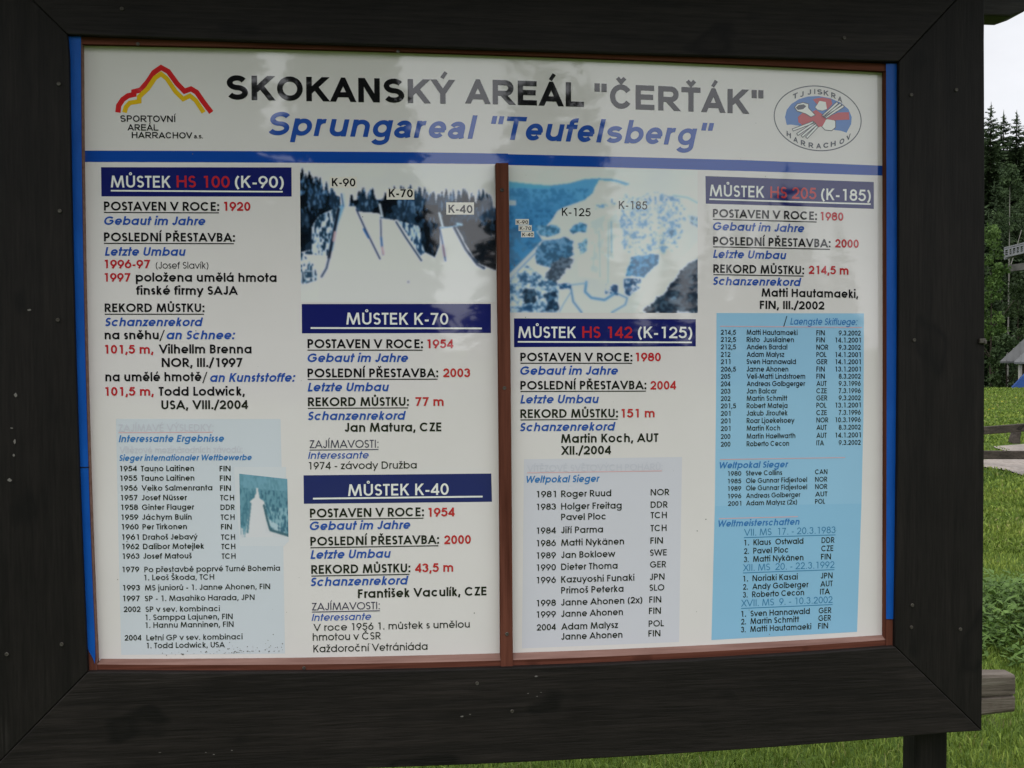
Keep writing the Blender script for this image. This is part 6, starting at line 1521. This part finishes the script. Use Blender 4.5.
def tri_mesh(T_, tone, name, material):
    n = len(T_); me = bpy.data.meshes.new(name)
    me.vertices.add(3*n); me.vertices.foreach_set('co', T_.ravel()); me.loops.add(3*n); me.loops.foreach_set('vertex_index', np.arange(3*n, dtype=np.int32))
    me.polygons.add(n); me.polygons.foreach_set('loop_start', np.arange(0, 3*n, 3, dtype=np.int32))
    cc = np.ones((3*n, 4)); cc[:, :3] = np.repeat(tone, 3)[:, None]
    a_ = me.color_attributes.new('tone', 'FLOAT_COLOR', 'CORNER'); a_.data.foreach_set('color', cc.ravel())
    me.materials.append(material); me.update(calc_edges=True)
    return me
def trunk_mesh(H, r0, m_, name='trunk', limbs=0, seed=0):
    mb = MB(); mb.tube([(0, 0, -.6), (0, 0, H*.3), (.04, .02, H*.65), (0, 0, H)], [r0, r0*.75, r0*.42, .02], 8)
    r = random.Random(seed)
    for i in range(limbs):
        z = H*r.uniform(.35, .8); a = r.uniform(0, 6.28); L = H*.22
        mb.tube([(0, 0, z), (L*.5*math.cos(a), L*.5*math.sin(a), z+L*.35), (L*math.cos(a), L*math.sin(a), z+L*.8)], [r0*.35, r0*.22, .015], 6)
    o = mb.build(name, m_, fix=False); me = o.data; bpy.data.objects.remove(o); return me
SPR = [(tri_mesh(*spruce_tris(20, 3.4, 31+i, 1.25, .38), 'spruce_crown', M['needle']), trunk_mesh(19.5, .24, M['bark'])) for i in range(3)]
def tree(name, label, group, x, y, s, me_c, me_t, rz, cat='tree'):
    z = float(ground_z(x, y))
    t = tag(empty(name, (x, y, z), rz), label, cat, group); t.scale = (s[0], s[0], s[1])
    for n_, me in (('crown', me_c), ('trunk', me_t)):
        o = bpy.data.objects.new(n_, me); col.objects.link(o); o.parent = t
    return t
# (image column, distance, top row, width factor, which mesh, label)
spr = [(988, 86, 103, .95, 0, 'dark spruce whose tip shows just beside the board edge'),
       (1000.5, 92, 111, 1.0, 1, 'tall dark spruce with pointed tip, second from the board edge'),
       (1013.5, 90, 111, 1.0, 2, 'tall dark spruce with pointed tip, third from the board edge'),
       (1024, 98, 117, 1.0, 0, 'dark spruce at the right picture edge, lower than its neighbours'),
       (994, 76, 196, .85, 2, 'dark spruce behind the bright green bush'),
       (1019, 84, 196, .9, 1, 'dark spruce behind the steel walkway'),
       (991, 68, 266, .9, 1, 'dark spruce below the bright bush, nearest the board'),
       (1004, 70, 272, .9, 0, 'dark spruce under the left end of the steel walkway'),
       (1020, 72, 282, .9, 2, 'dark spruce under the steel walkway, behind the kiosk roof'),
       (1040, 88, 120, 1.0, 1, None), (977, 90, 110, 1.0, 2, None)]
for px, d, ty, wf, k, lab in spr:
    x, y = ground_point(px, d); zt_ = 1.6+(348-ty)/1050*d; H = zt_-float(ground_z(x, y)); s = H/20.4
    tree('spruce_tree', lab or 'dark spruce among the forest on the slope', 'dark spruces on the slope', x, y, (max(.55, s)*wf*(1.25 if ty < 130 else 1.1), s), *SPR[k], random.uniform(0, 6))
# paler slender tree with a thin pale stem
x, y = ground_point(1007.5, 66); zt_ = 1.6+(348-170)/1050*66; z0 = float(ground_z(x, y)); H = zt_-z0
cb = (1.6+(348-234)/1050*66-z0)/H
tree('slender_tree', 'slender lighter green tree with thin pale stem in front of the spruces', None, x, y, (1, 1), tri_mesh(*crown_tris(H, H*cb, 1.0, 77, 3000, .17), 'slender_crown', M['needle2']), trunk_mesh(H*.97, .07, M['pale_bark'], limbs=4, seed=3), .4)
def bush(px, d, ty, R, seed, m_, label, base=.2, leaf=.22, n=2600):
    x, y = ground_point(px, d); z0 = float(ground_z(x, y)); H = 1.6+(348-ty)/1050*d-z0
    T_, tn = crown_tris(H, H*base, R, seed, n, leaf)
    tree('broadleaf_tree' if H > 5 else 'bush', label, None, x, y, (1, 1), tri_mesh(T_, tn, 'leaf_crown', m_), trunk_mesh(H*.8, .09, M['bark'], limbs=5, seed=seed), 0, 'tree' if H > 5 else 'bush')
bush(990, 62, 226, 1.05, 3, M['leaf'], 'bright green broadleaf tree beside the board edge below the spruces', .45)
bush(1006, 60, 334, 1.1, 5, M['leaf2'], 'dull green bush to the left of the kiosk', .1)
bush(1017, 64, 268, .9, 6, M['leaf2'], 'small dull green tree under the steel walkway', .4, .2, 1600)
# the forest beyond, one mass
def merged(specs, name, material, dens, base_seed):
    TT = []; tn = []
    protos = [spruce_tris(20, 3.6, base_seed+i, dens, .38) for i in range(3)]
    for x, y, H, k, a in specs:
        T_, t_ = protos[k]; s = H/20.4; c_, s_ = math.cos(a), math.sin(a)
        Q = T_.copy(); X_, Y_ = Q[..., 0]*c_-Q[..., 1]*s_, Q[..., 0]*s_+Q[..., 1]*c_
        Q[..., 0] = X_*s+x; Q[..., 1] = Y_*s+y; Q[..., 2] = Q[..., 2]*s+float(ground_z(x, y)); TT.append(Q); tn.append(t_)
    me = tri_mesh(np.concatenate(TT), np.concatenate(tn), name, material); o = bpy.data.objects.new(name, me); col.objects.link(o)
    return tag(o, kind='stuff')
r_ = np.random.default_rng(40); specs = []
for i in range(170):
    px = r_.uniform(-420, 1700); d = r_.uniform(88, 125)
    if 960 < px < 1050 and d < 96: d += 12
    x, y = ground_point(px, d); g_ = float(ground_z(x, y)); top = 1.6+(348-r_.uniform(118, 165))/1050*d
    specs.append((x, y, max(8, top-g_), int(r_.integers(3)), r_.uniform(0, 6)))
for i in range(60):
    px = r_.uniform(965, 1060); d = r_.uniform(74, 100); x, y = ground_point(px, d); g_ = float(ground_z(x, y)); top = 1.6+(348-r_.uniform(175, 290))/1050*d
    specs.append((x, y, max(5, top-g_), int(r_.integers(3)), r_.uniform(0, 6)))
for i in range(90):
    px = r_.choice([r_.uniform(120, 955), r_.uniform(1060, 1500)]); d = r_.uniform(72, 100); x, y = ground_point(px, d); g_ = float(ground_z(x, y)); top = 1.6+(348-r_.uniform(140, 250))/1050*d
    specs.append((x, y, max(6, top-g_), int(r_.integers(3)), r_.uniform(0, 6)))
merged(specs, 'spruce_forest', M['needle'], .6, 60)
BACK = [(5.1, -42, 15), (6.3, -43, 16), (7.5, -42, 15), (8.3, -44, 14), (7, -45, 16.5), (5.8, -45, 15.5), (14.6, -41, 8.6), (16.3, -40, 9.6), (-0.8, -41, 19.0), (-0.3, -44, 17)]
# woods on the viewer's side of the meadow: they stand mirrored in the laminated sheet
specs = []
def back(x, y, H): specs.append((x, y, H, int(r_.integers(3)), r_.uniform(0, 6)))
for i in range(46): back(r_.uniform(-46, -1.5), r_.uniform(-46, -36), r_.uniform(17, 25))
for x, y, H in BACK: back(x, y, H)
for i in range(40): back(r_.uniform(9, 60), r_.uniform(-62, -46), r_.uniform(6, 9))
merged(specs, 'woodland_edge', M['needle'], .6, 90)

# ------------------------------------------------------------------ steel walkway on the slope
sm = mat('galvanised_steel', (.25, .255, .27), .5, .4, Metallic=.2); M['steel'] = sm
cm = mat('concrete', (.30, .29, .27), .9, .2); setc(cm, ramp(cm, noise(cm, 2, 5), [(.3, (.07, .07, .065)), (.7, (.15, .145, .135))])); M['concrete'] = cm
wk = tag(empty('steel_walkway', (*ground_point(1020, 62), 0)), 'grey steel walkway with barred railing climbing the wooded slope', 'walkway')
A_ = Vector(pt(1003, 257.5, 63)); B_ = Vector(pt(1062, 243.5, 60)); hgt = Vector((0, 0, 9/1050*63))
bk = Vector(ground_point(1003, 64.2)+(0,))-Vector(ground_point(1003, 63)+(0,))
mb = MB(); mb.bar(A_, B_, .10, .12); mb.bar(A_+bk, B_+bk, .10, .12); own(mb, 'deck_beam', M['steel'], wk)
mb = MB(); n_ = len(mb.v); q4 = [A_+Vector((0,0,.07)), B_+Vector((0,0,.07)), B_+bk+Vector((0,0,.07)), A_+bk+Vector((0,0,.07))]; mb.face(q4); own(mb, 'deck', M['steel'], wk)
for off in (Vector((0, 0, 0)), bk):
    mb = MB(); mb.bar(A_+off+hgt, B_+off+hgt, .07, .07); mb.bar(A_+off+hgt*.5, B_+off+hgt*.5, .03, .03)
    for i in range(16):
        p = A_+off+(B_-A_)*(i/15); mb.bar(p, p+hgt, .055, .055, up=(1, 0, 0))
    own(mb, 'railing', M['steel'], wk)
for t in (.5, .97):
    p = A_+(B_-A_)*t
    mb = MB(); mb.bar(p+bk*.2, Vector((p.x+bk.x*.2, p.y+bk.y*.2, float(ground_z(p.x, p.y))-.5)), .14, .14, up=(1, 0, 0)); mb.bar(p+bk*.8, Vector((p.x+bk.x*.8, p.y+bk.y*.8, float(ground_z(p.x, p.y))-.5)), .14, .14, up=(1, 0, 0))
    own(mb, 'trestle', M['concrete'], wk)
mb = MB(); p = Vector(pt(1007, 269, 62.8)); e = Vector(pt(1062, 262, 60.5)); mb.bar(p, e, .12, .40); own(mb, 'brace_beam', M['concrete'], wk)

# ------------------------------------------------------------------ kiosk with grey metal roof
rm = mat('grey_metal_roof', (.16, .165, .17), .5, .4)
n_, l_, b_ = nodes(rm); setc(rm, ramp(rm, noise(rm, 1.5, 5), [(.3, (.050, .052, .053)), (.7, (.078, .080, .081))])); M['roof'] = rm
M['roof_light'] = mat('pale_metal_roof', (.10, .103, .106), .5, .4)
kw = stained_wood('kiosk_boards', 'z', (.05, .035, .025), (.11, .08, .055), 1, .2); M['kiosk'] = kw
M['white_post'] = mat('pale_painted_wood', (.45, .43, .40), .7, .3)
kd = 54.0
kx, ky = ground_point(1018, kd); gz = float(ground_z(kx, ky))-.2
kio = tag(empty('kiosk', (kx, ky, gz)), 'small timber kiosk with grey metal roof beyond the meadow', 'kiosk')
K0 = Vector((kx, ky, 0)); rt = Vector(CAM_RIGHT); rt.z = 0; rt.normalize(); fw = Vector((kx-CAM_LOC[0], ky-CAM_LOC[1], 0)).normalized(); rt = Vector((fw.y, -fw.x, 0))
def kp(r_, f_, z): return K0+rt*r_+fw*f_+Vector((0, 0, z))
ez = 1.6-(361.5-348)/1050*kd; pxm = kd/1050
eL = (1001.5-1018)*pxm
W_ = 5.2; rz_ = ez+W_/2
def hip(mb, r0, f0, w, dpt, z, top):
    c = [kp(r0, f0, z), kp(r0+w, f0, z), kp(r0+w, f0+dpt, z), kp(r0, f0+dpt, z)]
    h_ = min(w, dpt)/2
    g1, g2 = kp(r0+h_, f0+dpt/2, top), kp(r0+w-h_+.01, f0+dpt/2, top)
    for q_ in ((c[0], c[1], g2, g1), (c[1], c[2], g2), (c[2], c[3], g1, g2), (c[3], c[0], g1)): mb.face(q_)
    lo = [p-Vector((0, 0, .09)) for p in c]
    for i in range(4): mb.face([c[i], c[(i+1) % 4], lo[(i+1) % 4], lo[i]])
    mb.face(lo[::-1])
    n = int(w/.3)
    for i in range(1, n):
        x = w*i/n; k = min(x, w-x, h_); mb.bar(kp(r0+x, f0+.02, z+.03), kp(r0+x, f0+k*dpt/2/h_, z+.03+(top-z)*k/h_), .04, .03)
mb = MB(); hip(mb, eL, -.4, W_, 5.0, ez, rz_); own(mb, 'roof', M['roof'], kio)
mb = MB(); hip(mb, eL+.66, -1.9, 3.0, 2.6, ez-.02, ez+1.35); own(mb, 'porch_roof', M['roof_light'], kio)
mb = MB()
for a, b in ((eL+1.05, eL+W_-.9),):
    o_ = [kp(a, .3, gz-.4), kp(b, .3, gz-.4), kp(b, 4.2, gz-.4), kp(a, 4.2, gz-.4)]
    for i in range(4):
        p, q_ = o_[i], o_[(i+1) % 4]; mb.face([p, q_, q_+Vector((0, 0, ez-.1-gz+.4)), p+Vector((0, 0, ez-.1-gz+.4))])
    for f_ in (.3, 4.2): pass
own(mb, 'wall', M['kiosk'], kio)
for r0, f_ in ((eL+.92, -1.6), (eL+3.1, -1.6)):
    mb = MB(); mb.box((0, 0, 0), (.13, .13, ez-.12-gz+.4)); o = mb.build('porch_post', M['white_post'], None); 
    p = kp(r0, f_, gz-.4); o.parent = kio; o.location = p-kio.location
mb = MB(); mb.box((0, 0, 0), (.9, .05, 1.7)); o = mb.build('door', M['white_post'], None); o.parent = kio; o.location = kp(eL+2.6, .22, gz)-kio.location; o.rotation_euler.z = math.atan2(rt.y, rt.x)
# blue sloping cover beside it
bm_ = mat('blue_tarpaulin', (.012, .055, .24), .45, .4); setc(bm_, ramp(bm_, noise(bm_, 3, 4), [(.3, (.010, .045, .20)), (.7, (.018, .075, .30))])); M['tarp'] = bm_
td = 50.0
T0 = Vector((*ground_point(1013, td), 0)); gz2 = float(ground_z(T0.x, T0.y))
def tp(px, dy, py): x, y = ground_point(px, td+dy); return Vector((x, y, 1.6-(py-348)/1050*td))
tr = tag(empty('tarpaulin_tent', (T0.x, T0.y, gz2)), 'blue tarpaulin tent with sloping side in front of the kiosk', 'tent')
mb = MB()
prof = [tp(1011.5, 0, 388.5), tp(1016, 0, 384), tp(1021, 0, 378.4), tp(1028, 0, 371.2), tp(1034, 0, 366), tp(1042, 0, 373), tp(1054, 0, 386)]
prof = [Vector((prof[0].x, prof[0].y, gz2-.1))]+prof+[Vector((prof[-1].x, prof[-1].y, gz2-.1))]
mb.grid([[p for p in prof], [p+fw*.9+Vector((0, 0, .06)) for p in prof], [p+fw*1.9 for p in prof]])
own(mb, 'cover', M['tarp'], tr)
mb = MB(); mb.face(prof); own(mb, 'end_flap', M['tarp'], tr)
